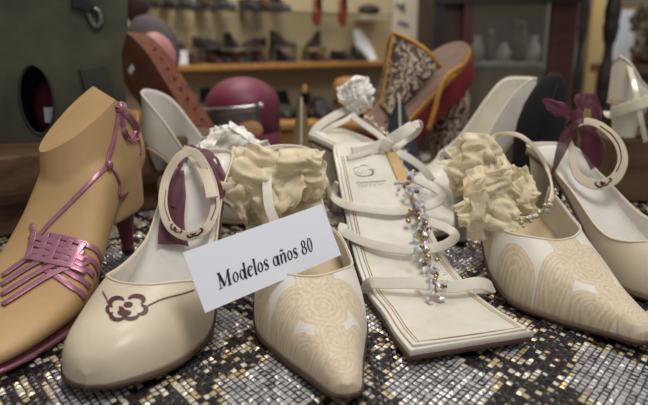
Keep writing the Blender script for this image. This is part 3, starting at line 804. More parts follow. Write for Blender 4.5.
def jewels(path, n, parent, spread=.0055, s=1):
    S = spline(path, 12); rnd = random.Random(n)
    MB().tube([p + V(0, .002, -.002) for p in S], .0012, 6).build('jewel_cord', BEADG, parent)
    for i in range(n):
        p = S[int(i / n * (len(S) - 1))] + V(rnd.gauss(0, spread * .75), rnd.gauss(0, .0015), rnd.gauss(0, spread * .45))
        r = rnd.random()
        if r < .70: put(GEM, 'crystal', p, parent, s * rnd.uniform(.8, 1.3)).scale = [s * rnd.uniform(.9, 1.5), s * rnd.uniform(.35, .7), s * rnd.uniform(.5, .9)]
        elif r < .88: put(BEAD, 'gold_bead', p + V(0, -.001, 0), parent, s * rnd.uniform(.7, 1.15))
        else: put(BEADP, 'smoky_bead', p + V(0, -.001, 0), parent, s)
GUARD[1] = .010
jewels(Q((410, 172, .566), (411, 185, .548), (414, 200, .528), (419, 214, .520), (421, 232, .500), (424, 247, .474), (430, 264, .456), (434, 280, .425), (439, 298, .418)), 125, cs, .0066, 1.12)

GUARD[0] = None
# ------------------------------------------------------------------ second crystal sandal behind it
cs2 = thing('crystal_sandal', (.07, .67, 0), 'white strappy sandal with a white rosette, seen behind the square-toed crystal sandal', 'sandal')
ROW2 = [((.105, .578), (.185, .640), .0065), ((.095, .588), (.172, .646), .0045), ((.085, .60), (.150, .658), .006), ((.068, .618), (.125, .672), .020), ((.045, .636), (.098, .688), .050), ((.022, .655), (.066, .705), .077), ((-.008, .676), (.032, .724), .090), ((-.018, .69), (.018, .734), .0915)]
bev(solebody(ROW2, -.004, -.0005, -.0006, 'outsole', SOLE, cs2), .0008)
bev(solebody(ROW2, -.0005, .006, 0, 'platform', WHITEL, cs2), .0012)
solebody(ROW2, .006, .007, .003, 'insole', IVORY, cs2, .02, .99)
rows = []
for i in range(10):
    u = i / 9; row = []
    for j in range(16):
        a = 2 * PI * j / 16; top = V(.006 + .020 * math.cos(a), .703 + .022 * math.sin(a), .084); q = V(.016 + .008 * math.cos(a), .704 + .008 * math.sin(a), .0006)
        k = (1 - u) ** 1.5; row.append(V(lerp(q.x, top.x, k), lerp(q.y, top.y, k), lerp(q.z, top.z, 1 - u)))
    rows.append(row)
MB().grid(rows, closev=True, cap=True).build('heel', WHITEL, cs2)
band([(312, 136, .70), (318, 127, .705), (334, 116, .712), (350, 110, .715), (358, 116, .712)], .0105, cs2, name='ankle_strap', face=V(-.3, -1, .6))
band([(316, 137, .695), (330, 128, .695), (346, 120, .70), (356, 114, .705)], .0065, cs2, name='ankle_strap', face=V(0, -1, .6))
band([(352, 116, .70), (366, 126, .690), (380, 136, .680), (392, 150, .668)], .007, cs2, name='instep_strap', face=V(0, -1, .6))
band([(344, 150, .66), (372, 148, .645), (396, 152, .64), (420, 166, .64), (432, 180, .645)], .009, cs2, face=V(0, -1, .8))
band([(392, 196, .62), (410, 186, .615), (428, 184, .615), (446, 192, .62), (452, 204, .625)], .009, cs2, face=V(0, -1, .8))
jewels(Q((360, 108, .700), (374, 122, .69), (390, 136, .68), (405, 150, .67), (420, 164, .66), (432, 178, .65), (440, 192, .64)), 54, cs2, .0022, .75)
crumple('rosette', P(354, 95, Y=.705), (.023, .016, .020), ORGW, cs2, 8, 21)

# ================================================================== LACE PUMP (right)
p3 = Shoe((.2170, .361), (.134, .598), .086, .092, sv=.36, outline=[(a, b if not .4 < a < .7 else b * 1.08) for a, b in POINT], H=HGTP, wall=((.36, .044), (.5, .038), (.575, .038), (.60, .036), (.625, .004), (1, .003)), ds=.13)
p3.root('lace_pump', 'pointed tan lace pump with a pearl trimmed strap, right of the crystal sandal', 'shoe')
p3.upper(LACE, LINING); p3.topline(PIPE, .0008); p3.sole(SOLE, .0032); p3.insole(MATS['cream_insole']); p3.heelpart(LACE, .94, .006, .80, cap=BLACKL)
guard(p3, .015)
og2 = thing('organza_puff', P(490, 190, Y=.57), 'pale cream organza bunched inside the pearl trimmed lace pump on the right', 'fabric')
crumple('organza_bunch', PG(478, 166, .575), (.030, .020, .030), ORGC, og2, 9, 31)
crumple('organza_bunch', PG(487, 200, .565), (.021, .014, .036), ORGC, og2, 7, 41)
crumple('organza_bunch', PG(522, 190, .565), (.017, .012, .025), ORGC, og2, 5, 44)
guard(p3, .030)
lp = Q((492, 140, .575), (506, 134, .570), (522, 137, .562), (538, 152, .555), (549, 174, .548), (552, 196, .545), (542, 212, .54), (524, 219, .535), (506, 214, .535), (498, 200, .55), (492, 170, .575))
strap(lp, .0042, .002, V(.2, -1, .2), 8, closed=True).build('ankle_strap', PIPE, p3.e)
guard(p3, .034)
pearl = bead_mesh(.0023, mat('champagne_pearl', (206, 192, 158), None, .2, metal=.35, bump=0)); gr = random.Random(5)
S = spline(Q((500, 206, .54), (508, 214, .53), (518, 218, .528), (530, 217, .53), (542, 210, .533), (551, 200, .538), (555, 191, .541)), 8)
for i in range(46):
    p = S[int(i / 46 * (len(S) - 1))] + V(gr.gauss(0, .0010), gr.gauss(0, .001) - .002, gr.gauss(0, .0020))
    put(pearl if gr.random() < .7 else GEMW, 'pearl', p, p3.e, gr.uniform(.6, 1.0))

guard()
# ================================================================== FLOWER PUMP (right), mate of the first
p4 = Shoe((.322, .408), (.216, .612), .086, .094, sv=.27, wall=((.27, .036), (.42, .030), (.55, .018), (.68, .010), (.8, .003), (1, .003)), ds=.2)
p4.root('flower_pump', 'cream pump with burgundy piping running off the right edge of the picture', 'shoe')
p4.upper(CREAM, LINING); p4.topline(PIPE, .0009); p4.sole(SOLE, .0032); p4.insole(LINING); p4.heelpart(CREAM, .94, .006, .80, cap=BLACKL)
T4 = bvh(p4.up)
piping(T4, [(585, 232), (600, 235), (616, 238), (632, 240), (642, 241)], .0006, 'piping', TAUPE, p4.e)
inlay(T4, petals(660, 240, .8, -3)[0:0] + [arcs(649, 240, 4, 5, 90, 270, 3)], 'flower_inlay', BURG, p4.e)
guard(p4, .008)
s4 = [(568, 133, .56), (572, 150, .552), (573, 164, .546), (580, 178, .54), (596, 185, .536), (613, 180, .536), (622, 165, .54), (621, 149, .545), (612, 135, .55), (597, 124, .556), (582, 122, .56)]
st4 = ankle_loop(p4, s4, .0075, CREAM, TAUPE, ww=lambda u: .8 + .5 * math.sin(PI * u) ** 2)
TS4 = bvh(st4)
piping(TS4, [(600, 126), (611, 134), (619, 146), (621, 160), (616, 172)], .0005, 'strap_piping', BURG, st4)
inlay(TS4, petals(603, 181, .42, -20), 'strap_inlay', MATS['dark_inlay'], st4, .0006)
rb4 = thing('organza_ribbon', P(575, 115, Y=.56), 'burgundy organza bow tied on the ankle strap of the right flower pump', 'ribbon')
sheet(Q((577, 118, .555), (568, 106, .555), (556, 100, .55), (541, 99, .545)), Q((575, 124, .55), (566, 118, .55), (556, 116, .546), (547, 110, .54)), 'ribbon_loop', ORGB, rb4)
sheet(Q((576, 112, .565), (580, 98, .57), (590, 92, .572), (599, 100, .572), (602, 116, .57), (598, 124, .57)), Q((580, 118, .56), (584, 110, .565), (588, 108, .567), (591, 112, .567), (592, 120, .565), (590, 126, .565)), 'ribbon_loop', ORGB, rb4)
sheet(Q((571, 118, .555), (562, 132, .552), (556, 150, .55), (551, 172, .548)), Q((579, 124, .552), (573, 138, .55), (567, 150, .548), (553, 174, .546)), 'ribbon_tail', ORGB, rb4)
sheet(Q((576, 120, .565), (580, 136, .56), (582, 152, .56), (590, 170, .56)), Q((588, 124, .565), (600, 136, .56), (606, 150, .56), (600, 166, .56)), 'ribbon_tail', ORGB, rb4)
sheet(Q((572, 112, .552), (577, 109, .55), (583, 111, .552)), Q((572, 124, .548), (578, 125, .546), (584, 123, .548)), 'ribbon_knot', ORGB, rb4, ruf=.0008)
sheet(Q((578, 110, .562), (574, 100, .565), (578, 93, .568)), Q((584, 110, .562), (586, 100, .565), (590, 95, .568)), 'ribbon_loop', ORGB, rb4)

guard()
# ================================================================== BACK ROW PUMPS
p5 = Shoe((.085, .700), (.264, .775), .080, .098, sv=.34, H=[(0, .007), (.02, .016), (.08, .026), (.2, .038), (.32, .052), (.45, .075), (.6, .09), (.8, .105), (1, .11)], wall=((.3, .05), (.5, .052), (.75, .058), (1, .058)), ds=.2)
p5.root('court_pump', 'plain ivory high-heeled court shoe seen from the side behind the right lace pump', 'shoe', None)
p5.upper(IVORY, WHITEL); p5.topline(WHITEL, .0009); p5.sole(SOLEC); p5.insole(LINING); p5.heelpart(IVORY, .93, .007, .80)
p6 = Shoe((-.042, .672), (-.218, .740), .084, .078, sv=.34, wall=((.3, .045), (.5, .034), (.75, .042), (1, .066)), ds=.2)
p6.root('court_pump', 'white court shoe with a pale organza rosette behind the front left flower pump', 'shoe')
p6.upper(WHITEL, mat('grey_white_lining', (214, 210, 202), None, .5)); p6.topline(WHITEL, .0009); p6.sole(SOLEC); p6.insole(MATS['grey_white_lining']); p6.heelpart(WHITEL, .93, .007, .80)
def rosette(name, c, r, m, parent, n=9, seed=1, k=1.0):
    rn = random.Random(seed); mb = MB()
    for i in range(n):
        a = 2 * PI * i / n + rn.uniform(-.3, .3); el = rn.uniform(-.3, .9); d = V(math.cos(a) * math.cos(el), -.35 + .3 * rn.random(), math.sin(a) * math.cos(el) * .9 + .25); d.normalize()
        L_ = r * rn.uniform(.75, 1.15) * k; side = d.cross(V(0, -1, .2)).normalized(); rows = []
        for q in range(9):
            u = q / 8; w = r * .66 * math.sin(PI * (.12 + .80 * u) ** .8) * (1.0 - .55 * u)
            rows.append([c + d * (L_ * u) + side * (w * x) + V(0, -1, .4) * (r * .16 * (math.cos(x * 3.2 + i) + .5 * math.sin(u * 6 + i))) for x in (-1, -.6, -.2, .2, .6, 1)])
        mb.grid(rows)
    o = mb.build(name, m, parent); solid(o, .0004, 0); return o
rosette('rosette_petals', P(240, 162, Y=.600), .034, ORGW, p6.e, 9, 4)
rosette('rosette_petals', P(228, 156, Y=.62), .038, ORGW, p6.e, 7, 9)
crumple('rosette_centre', P(238, 160, Y=.60), (.034, .022, .036), ORGW, p6.e, 9, 51)

# white patent slingback on a wooden block at the right
bk = thing('wooden_block', (.43, .80, 0), 'brown wooden block under the white patent sandal at the right edge', 'stand')
bev(MB().box((.43, .80, .040), (.13, .10, .080)).build('block_body', WOODR, bk, smooth=False), .002)
p7 = Shoe((.56, .83), (.366, .762), .094, .046, sv=.4, z0=.0805, wall=((.3, .05), (.45, .018), (.65, .014), (.82, .014), (.93, .026), (1, .056)), H=[(0, .01), (.1, .03), (.3, .05), (.5, .07), (.8, .12), (1, .12)], ds=.12)
p7.root('patent_sandal', 'white sandal with high closed heel and patent ankle strap on the wooden block', 'sandal')
p7.upper(WHITEL, mat('pale_grey_lining', (176, 168, 156), None, .5)); p7.topline(PIPE, .0011); p7.sole(SOLEC); p7.insole(MATS['pale_grey_lining']); p7.heelpart(WHITEL, .90, .014, .80)
PAT = mat('cream_patent_leather', (226, 220, 196), (214, 206, 178), .12, scale=60, coat=.8, bump=.1)
band([(608, 112, .752), (612, 113, .738), (626, 108, .726), (642, 103, .718), (660, 98, .722), (684, 100, .75)], .0135, p7.e, name='ankle_strap', m=PAT, face=V(-.2, -1, .2), th=.002)
band([(629, 64, .755), (633, 80, .735), (637, 98, .722), (641, 120, .718), (646, 142, .722)], .006, p7.e, name='heel_binding', m=PAT, face=V(-.3, -1, .2), th=.0016)

# ================================================================== THINGS BEHIND
# riser, green case
rz_ = R(44); c0 = V(-.40, .70, .0415); rr = Matrix.Rotation(R(40), 3, 'Z')
ris = thing('wooden_riser', (-.40, .70, 0), 'old brown wooden riser behind the display foot at the left', 'riser')
bev(MB().box(V(-.356, .709, .0425), (.45, .18, .085), rr).build('riser_board', WOODR, ris, smooth=False), .003)
MB().box(V(-.352, .712, .0425), (.47, .21, .010), rr).build('middle_groove', WOODD, ris, smooth=False)
GR = mat('mottled_green_leather', (80, 80, 58), (44, 46, 34), .6, scale=14, bump=.5, bscale=70)
gc = thing('green_case', (-.42, .74, .085), 'big dark green leather bag with an oval hand hole standing on the wooden riser', 'bag')
def panel():
    A, B = V(-.66, .60, 0), V(-.232, .745, 0); d = (B - A).normalized(); nn = V(-d.y, d.x, 0)
    Lw = (B - A).length; outl = []
    for (x, z) in [(0, .086), (.1, .086), (.3, .086), (Lw - .03, .086), (Lw - .010, .11), (Lw - .012, .185), (Lw - .002, .215), (Lw + .004, .3), (Lw + .02, .42), (Lw, .46), (.2, .48), (0, .46), (0, .3), (0, .15)]: outl.append((x, z))
    hc = P(37, 98, Y=.66)
    # position on panel of hole
    r_ = ray(37, 100); t = (A - CP).dot(nn) / r_.dot(nn); h = CP + r_ * t; hx, hz = (h - A).dot(d), h.z
    hol = [(hx + .018 * math.cos(2 * PI * k / 24), hz + .040 * math.sin(2 * PI * k / 24)) for k in range(24)]
    from mathutils.geometry import tessellate_polygon
    allp = outl + hol; tri = tessellate_polygon([[V(x, z, 0) for x, z in outl], [V(x, z, 0) for x, z in hol]])
    W_ = lambda x, z, o=0: A + d * x + nn * o + V(0, 0, z)
    o = fromdata('front_panel', [W_(x, z) for x, z in allp], [tuple(t_) for t_ in tri], GR, gc, smooth=False); solid(o, .004, 0)
    # body sides and back
    rows = [[W_(x, z, o_) for x, z in outl] for o_ in (.003, .12)]
    MB().grid(rows, closev=True).build('side_gusset', GR, gc); fromdata('back_panel', [W_(x, z, .12) for x, z in outl], [tuple(range(len(outl)))], GR, gc, smooth=False)
    MB().tube([W_(x, z, -.002) for x, z in hol], .0016, 6, closed=True).build('hole_rim', mat('dark_green_rim', (36, 36, 28), None, .5), gc)
    # handle fitting: metal oval with strap
    cpt = None
    def onp(px, py, o=-.004): r1 = ray(px, py); t1 = (A - CP).dot(nn) / r1.dot(nn); return CP + r1 * t1 + nn * o
    MB().tube(spline([onp(82, 4), onp(90, 7), onp(99, 12), onp(101, 22), onp(96, 27), onp(90, 18), onp(87, 10)], 6), .0035, 8).build('metal_fitting', mat('tarnished_metal', (120, 120, 116), (90, 90, 86), .4, metal=.7), gc)
    strap([onp(72, 2, -.005), onp(84, 4, -.006), onp(92, 10, -.006)], .014, .003, -nn, 6).build('handle_tab', BLACKL, gc)
    strap([onp(92, 66, -.004), onp(98, 88, -.006), onp(101, 120, -.006), onp(102, 148, -.005)], .030, .004, -nn, 6).build('side_strap', mat('near_black_green', (46, 48, 38), None, .6), gc)
    return W_(hx, hz, .045), d, nn
hp, pd, pn = panel()
pch = thing('burgundy_pouch', hp - V(0, 0, .05), 'burgundy pouch with a white tag seen through the hole of the green bag', 'pouch')
MB().sphere(hp + V(.006, .0, -.014), (.016, .014, .034), 12).build('pouch_body', mat('burgundy_felt', (120, 30, 52), (96, 20, 40), .8), pch)
MB().box(hp + V(.018, -.020, -.020), (.014, .002, .018)).build('white_tag', CARD, pch, smooth=False)

# brown tooled clog leaning with its sole to the camera
BRL = mat('rust_brown_leather', (104, 54, 34), (76, 36, 22), .65, scale=25, bump=.4, bscale=200)
BRT = mat('tooled_leather', (128, 64, 32), (66, 32, 16), .8, scale=110, bump=1.0, bscale=260)
bc = thing('leather_clog', P(170, 150, Y=.90), 'rust brown tooled leather clog tipped up with its smooth sole showing', 'shoe')
tip, low = P(116, 35, Y=.93), P(198, 160, Y=.82); ax = (low - tip).normalized(); sideD = V(-.42, -.90, -.12); sideD = (sideD - ax * sideD.dot(ax)).normalized()  # sole faces this way
wd = ax.cross(sideD).normalized()
if wd.x < 0: wd = -wd
Ls = (low - tip).length; oc = [(0, 0), (.02, .36), (.07, .62), (.16, .86), (.3, 1), (.5, .96), (.75, .9), (1, .85)]
def clog(off0, off1, W, name, m, k=1.0, ripple=0):
    rows = []
    for i in range(50):
        t = (i / 49) ** 1.5; w = max(.0004, interp(oc, t) * W); c_ = tip + ax * (t * Ls)
        row = [c_ + wd * (w * x) + sideD * off0 for x in (-1, -.5, 0, .5, 1)] + [c_ + wd * (w * x * k) + sideD * off1 for x in (1, .5, 0, -.5, -1)]
        rows.append(row)
    return bev(MB().grid(rows, closev=True, cap=True).build(name, m, bc), .002)
clog(.004, 0, .0345, 'outsole', BRL)
clog(0, -.040, .0330, 'tooled_upper', BRT, .9)
ctr = tip + ax * (.26 * Ls) + sideD * .0046 - wd * .008
MB().box(ctr, (.012, .009, .0008), Matrix((wd, ax, sideD)).transposed()).build('sole_sticker', CARD, bc, smooth=False)
for k in range(8):
    p = tip + ax * ((.25 + .08 * k) * Ls) + wd * .032 - sideD * .018
    MB().sphere(p, .0022, 6).build('punched_eyelet', BLACKL, bc)

# doll with a grey hood, between green bag and shelf
dl = thing('bust_figurine', P(152, 70, Y=1.25), 'blurred pink-faced bust in a grey hood behind the brown clog', 'figurine')
SKIN = mat('pink_porcelain', (196, 140, 134), (184, 124, 122), .5); HOOD = mat('grey_hood', (92, 82, 84), (70, 60, 64), .8)
c = P(153, 48, Y=1.25)
MB().sphere(c, (.052, .048, .066), 14, Matrix.Rotation(R(-18), 3, 'Y')).build('hood', HOOD, dl)
MB().sphere(c + V(.013, -.018, -.010), (.036, .040, .050), 14, Matrix.Rotation(R(-18), 3, 'Y')).build('face', SKIN, dl)
MB().sphere(c + V(.013, -.059, -.012), (.007, .007, .009), 8).build('nose', SKIN, dl)
for x in (-.002, .028): MB().sphere(c + V(x, -.054, .002), (.005, .004, .003), 6).build('eye', BLACKL, dl)
MB().sphere(c + V(.014, -.052, -.030), (.008, .005, .003), 6).build('mouth', BURG, dl)
MB().lathe([(.03, -.02), (.024, .02), (.05, -.05), (.062, -.10), (.064, -.14)][::-1], c + V(.02, 0, -.06), 20).build('shoulders', mat('pale_collar', (170, 150, 150), None, .7), dl)
# tan wooden stand under the figurine
d2 = thing('display_plinth', (-.36, 1.25, FZ), 'tall dark plinth carrying the hooded bust', 'stand')
zt = c.z - .20
MB().box((c.x + .02, 1.25, (FZ + zt) / 2), (.16, .16, zt - FZ)).build('plinth_body', WOODD, d2, smooth=False)
vs_ = thing('hanging_bag', P(130, 10, Y=1.5), 'small dark brown bag with white lining hanging above the clog', 'bag')
MB().sphere(P(134, 6, Y=1.5), (.034, .02, .040), 10).build('bag_body', mat('dark_brown_suede', (66, 40, 32), (48, 28, 22), .8), vs_)
MB().sphere(P(125, 24, Y=1.49), (.010, .008, .018), 8).build('bag_lining', CARD, vs_)
MB().tube(Q((134, -10, 1.5), (136, -40, 1.5), (138, -90, 1.5)), .002, 6).build('hanging_cord', BLACKL, vs_)

# burgundy domed hat-shaped box with silver rim
dm = thing('domed_box', P(243, 150, Y=.98), 'round box with burgundy domed lid and silver rim in the middle background', 'box')
BG = mat('plum_satin', (122, 44, 70), (100, 34, 56), .5, scale=12); c = P(243, 112, Y=.98)
dome = [(.060 * math.cos(a), .046 * math.sin(a) + .010) for a in [R(k * 6) for k in range(16)]]; dome[-1] = (.0005, .056)
MB().lathe([(.060, -.03)] + dome, c, 40).build('domed_lid', BG, dm)
GL = mat('smoky_glass', (186, 178, 170), None, .12, trans=.55, bump=0)
mb = MB(); rows = []
for i in range(12):
    u = i / 11; row = []
    for j in range(24): a = R(lerp(170, 305, j / 23)); row.append(c + V(.066 * (1 - .12 * u) * math.cos(a) - .004, .068 * (1 - .12 * u) * math.sin(a), .012 + .006 * math.cos(a) - .09 * u))
    rows.append(row)
o = MB().grid(rows).build('smoky_window', mat('grey_brown_shell', (112, 100, 94), (84, 74, 70), .3, coat=.4), dm); solid(o, .002, 0)
MB().tube([c + V(.066 * math.cos(R(a)) - .004, .068 * math.sin(R(a)), .013 + .006 * math.cos(R(a))) for a in range(170, 308, 6)], .0028, 8).build('silver_rim', SILV, dm)
MB().sphere(c + V(.036, -.066, .017), .005, 8).build('rim_clasp', SILV, dm)
MB().sphere(c + V(.012, -.058, -.022), (.026, .012, .018), 10).build('tan_filling', mat('tan_filling', (170, 128, 88), None, .7), dm)
MB().lathe([(.056, -.10), (.060, -.03)], c, 32).build('box_base', BG, dm)
MB().lathe([(.045, -c.z), (.045, -.10)], c, 24).build('box_foot', WOODD, dm)

# olive pointed slipper toe
def cone_toe(name, label, px, py, Y, w, h, m, pyb, cat='slipper'):
    e = thing(name, P(px, pyb, Y=Y), label, cat); p0, p1 = P(px, pyb, Y=Y), P(px, py, Y=Y); n = 20; rows = []
    for i in range(16):
        u = i / 15; k = (1 - u) ** .75 * (1 - .15 * u); c_ = p0.lerp(p1, u) + V(0, .02 * math.sin(u * 2), 0)
        rows.append([c_ + V(w * k * math.cos(2 * PI * j / n), w * .55 * k * math.sin(2 * PI * j / n), 0) for j in range(n)])
    MB().grid(rows, closev=True, cap=True).build('slipper_upper', m, e)
    MB().grid([[c_ + V(0, -w * .56 * (1 - u) ** .75 - .0006, 0) + V(x, 0, 0) for x in (-.0012, .0012)] for u, c_ in [(i / 12, p0.lerp(p1, i / 12) + V(0, .02 * math.sin(i / 12 * 2), 0)) for i in range(13)]]).build('centre_seam', PIPE, e)
    return e
cone_toe('pointed_slipper', 'olive tan pointed slipper standing toe up behind the organza puff', 301, 98, .88, .032, .1, mat('olive_suede', (134, 116, 78), (114, 96, 62), .8, scale=30), 200)
cone_toe('pointed_slipper', 'dark navy pointed slipper standing toe up in front of the red clog', 401, 97, .80, .036, .1, mat('navy_suede', (44, 48, 62), (30, 32, 44), .6, scale=30), 178)

# red and gold embroidered platform slipper
RED = mat('crimson_velvet', (130, 20, 24), (100, 12, 18), .85, scale=40); GOLD = mat('gold_braid', (186, 136, 48), (150, 100, 30), .45, scale=200, bump=.8, metal=.3)
def embroid():
    t = NT('silver_embroidery'); tc = t.add('ShaderNodeTexCoord'); w = t.add('ShaderNodeTexWave', Scale=26.0, Distortion=12.0, Detail=1.5); w.inputs['Detail Scale'].default_value = 3
    t.link(tc.outputs['Object'], w.inputs['Vector']); m_ = t.math('GREATER_THAN', w.outputs['Fac'], .62)
    t.link(t.mix(m_, srgb((62, 38, 36)), srgb((170, 154, 128))), t.b.inputs['Base Color']); t.b.inputs['Roughness'].default_value = .6
    bp = t.add('ShaderNodeBump', Strength=.6, Distance=.001); t.link(m_, bp.inputs['Height']); t.link(bp.outputs[0], t.b.inputs['Normal']); return t.m
EMB = embroid()
rs = thing('platform_slipper', P(400, 170, Y=.9), 'red velvet platform slipper with gold braid and dark embroidered toe strap', 'slipper')
h0, h1 = P(462, 42, Y=.95), P(372, 132, Y=.84)       # heel end (high), toe end (low)
axr = (h1 - h0).normalized(); nr = V(-.25, -.35, .9); nr = (nr - axr * nr.dot(axr)).normalized(); wr = axr.cross(nr).normalized()
if wr.y > 0: wr = -wr                                  # towards the camera
Lr = (h1 - h0).length; orr = [(0, 0), (.02, .38), (.07, .68), (.16, .9), (.3, 1), (.6, .95), (.85, .98), (1, .9)]
def slab(o0, o1, W, name, m, k=1, bevw=.0015):
    rows = []
    for i in range(50):
        t = (i / 49) ** 1.5; w = max(.0004, interp(orr, t) * W); c_ = h0 + axr * (t * Lr)
        rows.append([c_ + wr * (w * x) + nr * o0 for x in (-1, -.5, 0, .5, 1)] + [c_ + wr * (w * x * k) + nr * o1 for x in (1, .5, 0, -.5, -1)])
    return bev(MB().grid(rows, closev=True, cap=True).build(name, m, rs), bevw)
slab(.0015, 0, .034, 'footbed', mat('brown_grey_footbed', (124, 96, 80), (104, 78, 64), .7))
slab(0, -.007, .038, 'gold_edging', GOLD, 1)
slab(-.007, -.046, .0365, 'velvet_side', RED, .96)
# toe strap: near face rising from the footbed edge to a ridge, far face falling behind it
near = spline(Q((440, 68, .885), (428, 80, .875), (412, 96, .865), (397, 111, .855), (384, 124, .845)), 6)
ridge = spline(Q((393, 33, .925), (391, 48, .915), (388, 66, .905), (385, 86, .895), (381, 106, .88)), 6)
rows = []
for a_, r_ in zip(near, ridge):
    far_ = r_ + (a_ - r_) * .25 + V(-.02, .075, -.055); row = []
    for q in range(11): u = q / 10; row.append(a_.lerp(r_, u) + V(.006, -.016, .004) * math.sin(PI * u))
    for q in range(1, 9): u = q / 8; row.append(r_.lerp(far_, u) + V(0, .012, .008) * math.sin(PI * u))
    rows.append(row)
o = MB().grid(rows).build('toe_strap', EMB, rs); solid(o, .002, 0)
MB().tube(rows[0], .0036, 8).build('strap_braid', GOLD, rs)
MB().tube(ridge, .0030, 8).build('strap_braid', GOLD, rs)
MB().tube(spline(Q((462, 66, .868), (452, 72, .862), (443, 82, .856), (438, 96, .85), (434, 112, .845), (428, 130, .84)), 6), .004, 8).build('heel_braid', GOLD, rs)
hb = h0 + axr * (.22 * Lr) - nr * .05
rows = []
for i in range(8):
    u = i / 7; c_ = lerp(1, 0, u); z_ = lerp(hb.z, .0, u); k = lerp(.032, .026, u)
    rows.append([V(hb.x + k * math.cos(2 * PI * j / 20), hb.y + k * .9 * math.sin(2 * PI * j / 20), z_ + (.02 * (1 - u)) * math.cos(2 * PI * j / 20) ) for j in range(20)])
MB().grid(rows, closev=True, cap=True).build('embroidered_heel', EMB, rs)

# black shoe behind the burgundy bow
b8 = Shoe((.235, .79), (.268, .73), .07, .06, sv=.3)
bb = thing('black_bootie', P(540, 150, Y=.68), 'black suede bootie standing behind the burgundy bow', 'shoe')
BS = mat('black_suede', (15, 14, 16), (9, 9, 10), .9, scale=40)
rows = []
prof = [(534, 176, 26), (536, 160, 25), (538, 140, 25), (541, 122, 24), (545, 104, 21), (550, 88, 16), (553, 78, 11), (554, 73, 5)]
for px, py, hwid in prof:
    c_ = P(px, py, Y=.70); w = hwid / 600 * .69
    rows.append([c_ + V(w * math.cos(2 * PI * j / 20), w * .6 * math.sin(2 * PI * j / 20), 0) for j in range(20)])
MB().grid(rows, closev=True, cap=True).build('bootie_upper', BS, bb)
MB().tube(Q((534, 150, .675), (548, 110, .676), (558, 84, .682)), .0008, 6).build('edge_seam', BS, bb)
c_ = P(534, 176, Y=.70)
MB().box((c_.x, .70, c_.z / 2), (.052, .05, c_.z)).build('block_heel', BS, bb, smooth=False)

# ================================================================== BACKGROUND SHOP
def yb(x): return WB0.y + (x - WB0.x) * (WB1.y - WB0.y) / (WB1.x - WB0.x)
SHW = mat('honey_wood', (190, 140, 74), (168, 118, 58), .5, scale=6, stretch=(10, 1, 1))
rw = Matrix((WD, -WN, V(0, 0, 1))).transposed()
def on_wall(x, dist): return V(x, yb(x), 0) + WN * dist
def wshelf(x0, x1, z, depth, label, m=SHW, th=.020, group=None):
    a, b = on_wall(x0, 0), on_wall(x1, 0); c_ = (a + b) / 2 + WN * depth / 2
    e = thing('wall_shelf', (c_.x, c_.y, z - th), label, 'shelf', group)
    bev(MB().box((c_.x, c_.y, z - th / 2), ((b - a).length, depth, th), rw).build('shelf_board', m, e, smooth=False), .003)
    return e
DEP = .17
wshelf(-.95, .385, .120, DEP, 'long honey wood wall shelf lined with dark shoes')
MINI = {}
def mini(kind, m, sm):
    s = Shoe((0, 0), (0, .235), .085, {'loafer': .018, 'pump': .05, 'ankle_boot': .03}[kind], sv={'loafer': .48, 'pump': .34, 'ankle_boot': .5}[kind], wall=((.3, .05), (.5, .045), (.75, .05), (1, .055)) if kind != 'ankle_boot' else ((.4, .06), (.55, .095), (1, .11)), ds=.16)
    s.root(kind, 'x', 'shoe'); s.upper(m, BLACKL); s.sole(sm, .006); s.heelpart(sm, .90, .018, .76); return s.e
GREYL = mat('grey_metal_leather', (74, 76, 88), (44, 46, 58), .3, metal=.3)
ORG = mat('orange_leather', (168, 84, 50), (150, 70, 40), .5)
protos = [mini('loafer', DBROWN, BLACKL), mini('pump', BLACKL, BLACKL), mini('loafer', NAVY, BLACKL), mini('ankle_boot', DBROWN, BLACKL), mini('pump', GREYL, BLACKL), mini('loafer', ORG, BLACKL)]
PN = ['oxblood loafer', 'black pump', 'navy loafer', 'oxblood ankle boot', 'grey metallic pump', 'orange loafer']
used = set()
def place(k, loc, rz, label, group, sc=1, tilt=0, rx=0):
    src = protos[k]; o = src if k not in used else copy_tree(src); used.add(k)
    o.location = loc; o.rotation_euler = (rx, tilt, rz); o.scale = (sc, sc, sc); tag(o, label, 'shoe', group); return o
def spx(px, py_guess=55, dist=DEP / 2):   # x on the shelf line for a picture column
    for k in range(4000):
        x = -1.2 + k * .0005; w = on_wall(x, dist); d = (w - CP).dot(FW); d = w.y * math.cos(PITCH) + (.2 - .13) * math.sin(PITCH)
        if 324 + 600 * w.x / d >= px: return x
    return 0
wa = math.atan2(WD.y, WD.x)
shelf_row = [(3, 186, wa + 0.26, 'oxblood ankle boot at the left end of the shelf beside the white box'), (3, 209, wa + 0.24, 'oxblood ankle boot second from left on the shelf'), (1, 221, wa + 0.06, 'black pump on the shelf under the stacked shoes'), (0, 232, wa + 0.28, 'oxblood loafer in the lower row between pumps'), (2, 244, wa - 0.30, 'navy loafer in the lower shelf row'), (0, 258, wa - 0.26, 'oxblood loafer with pale tag beside it on the shelf'), (1, 281, wa + 0.24, 'black pump beneath the tall stack of boots'), (0, 314, wa + 0.29, 'oxblood loafer standing alone beneath a boot'), (2, 342, wa + 0.26, 'navy loafer near the right end of the shelf'), (1, 359, wa - 0.24, 'black pump at the right end of the shelf')]
GS = 'dark shoes on the wall shelf'
for k, px, rz, lab in shelf_row:
    x = spx(px); w = on_wall(x, DEP / 2); place(k, V(w.x, w.y, .1205) + Matrix.Rotation(rz, 3, 'Z') @ V(0, -.075, 0), rz, lab, GS, .60 if k != 3 else .56)
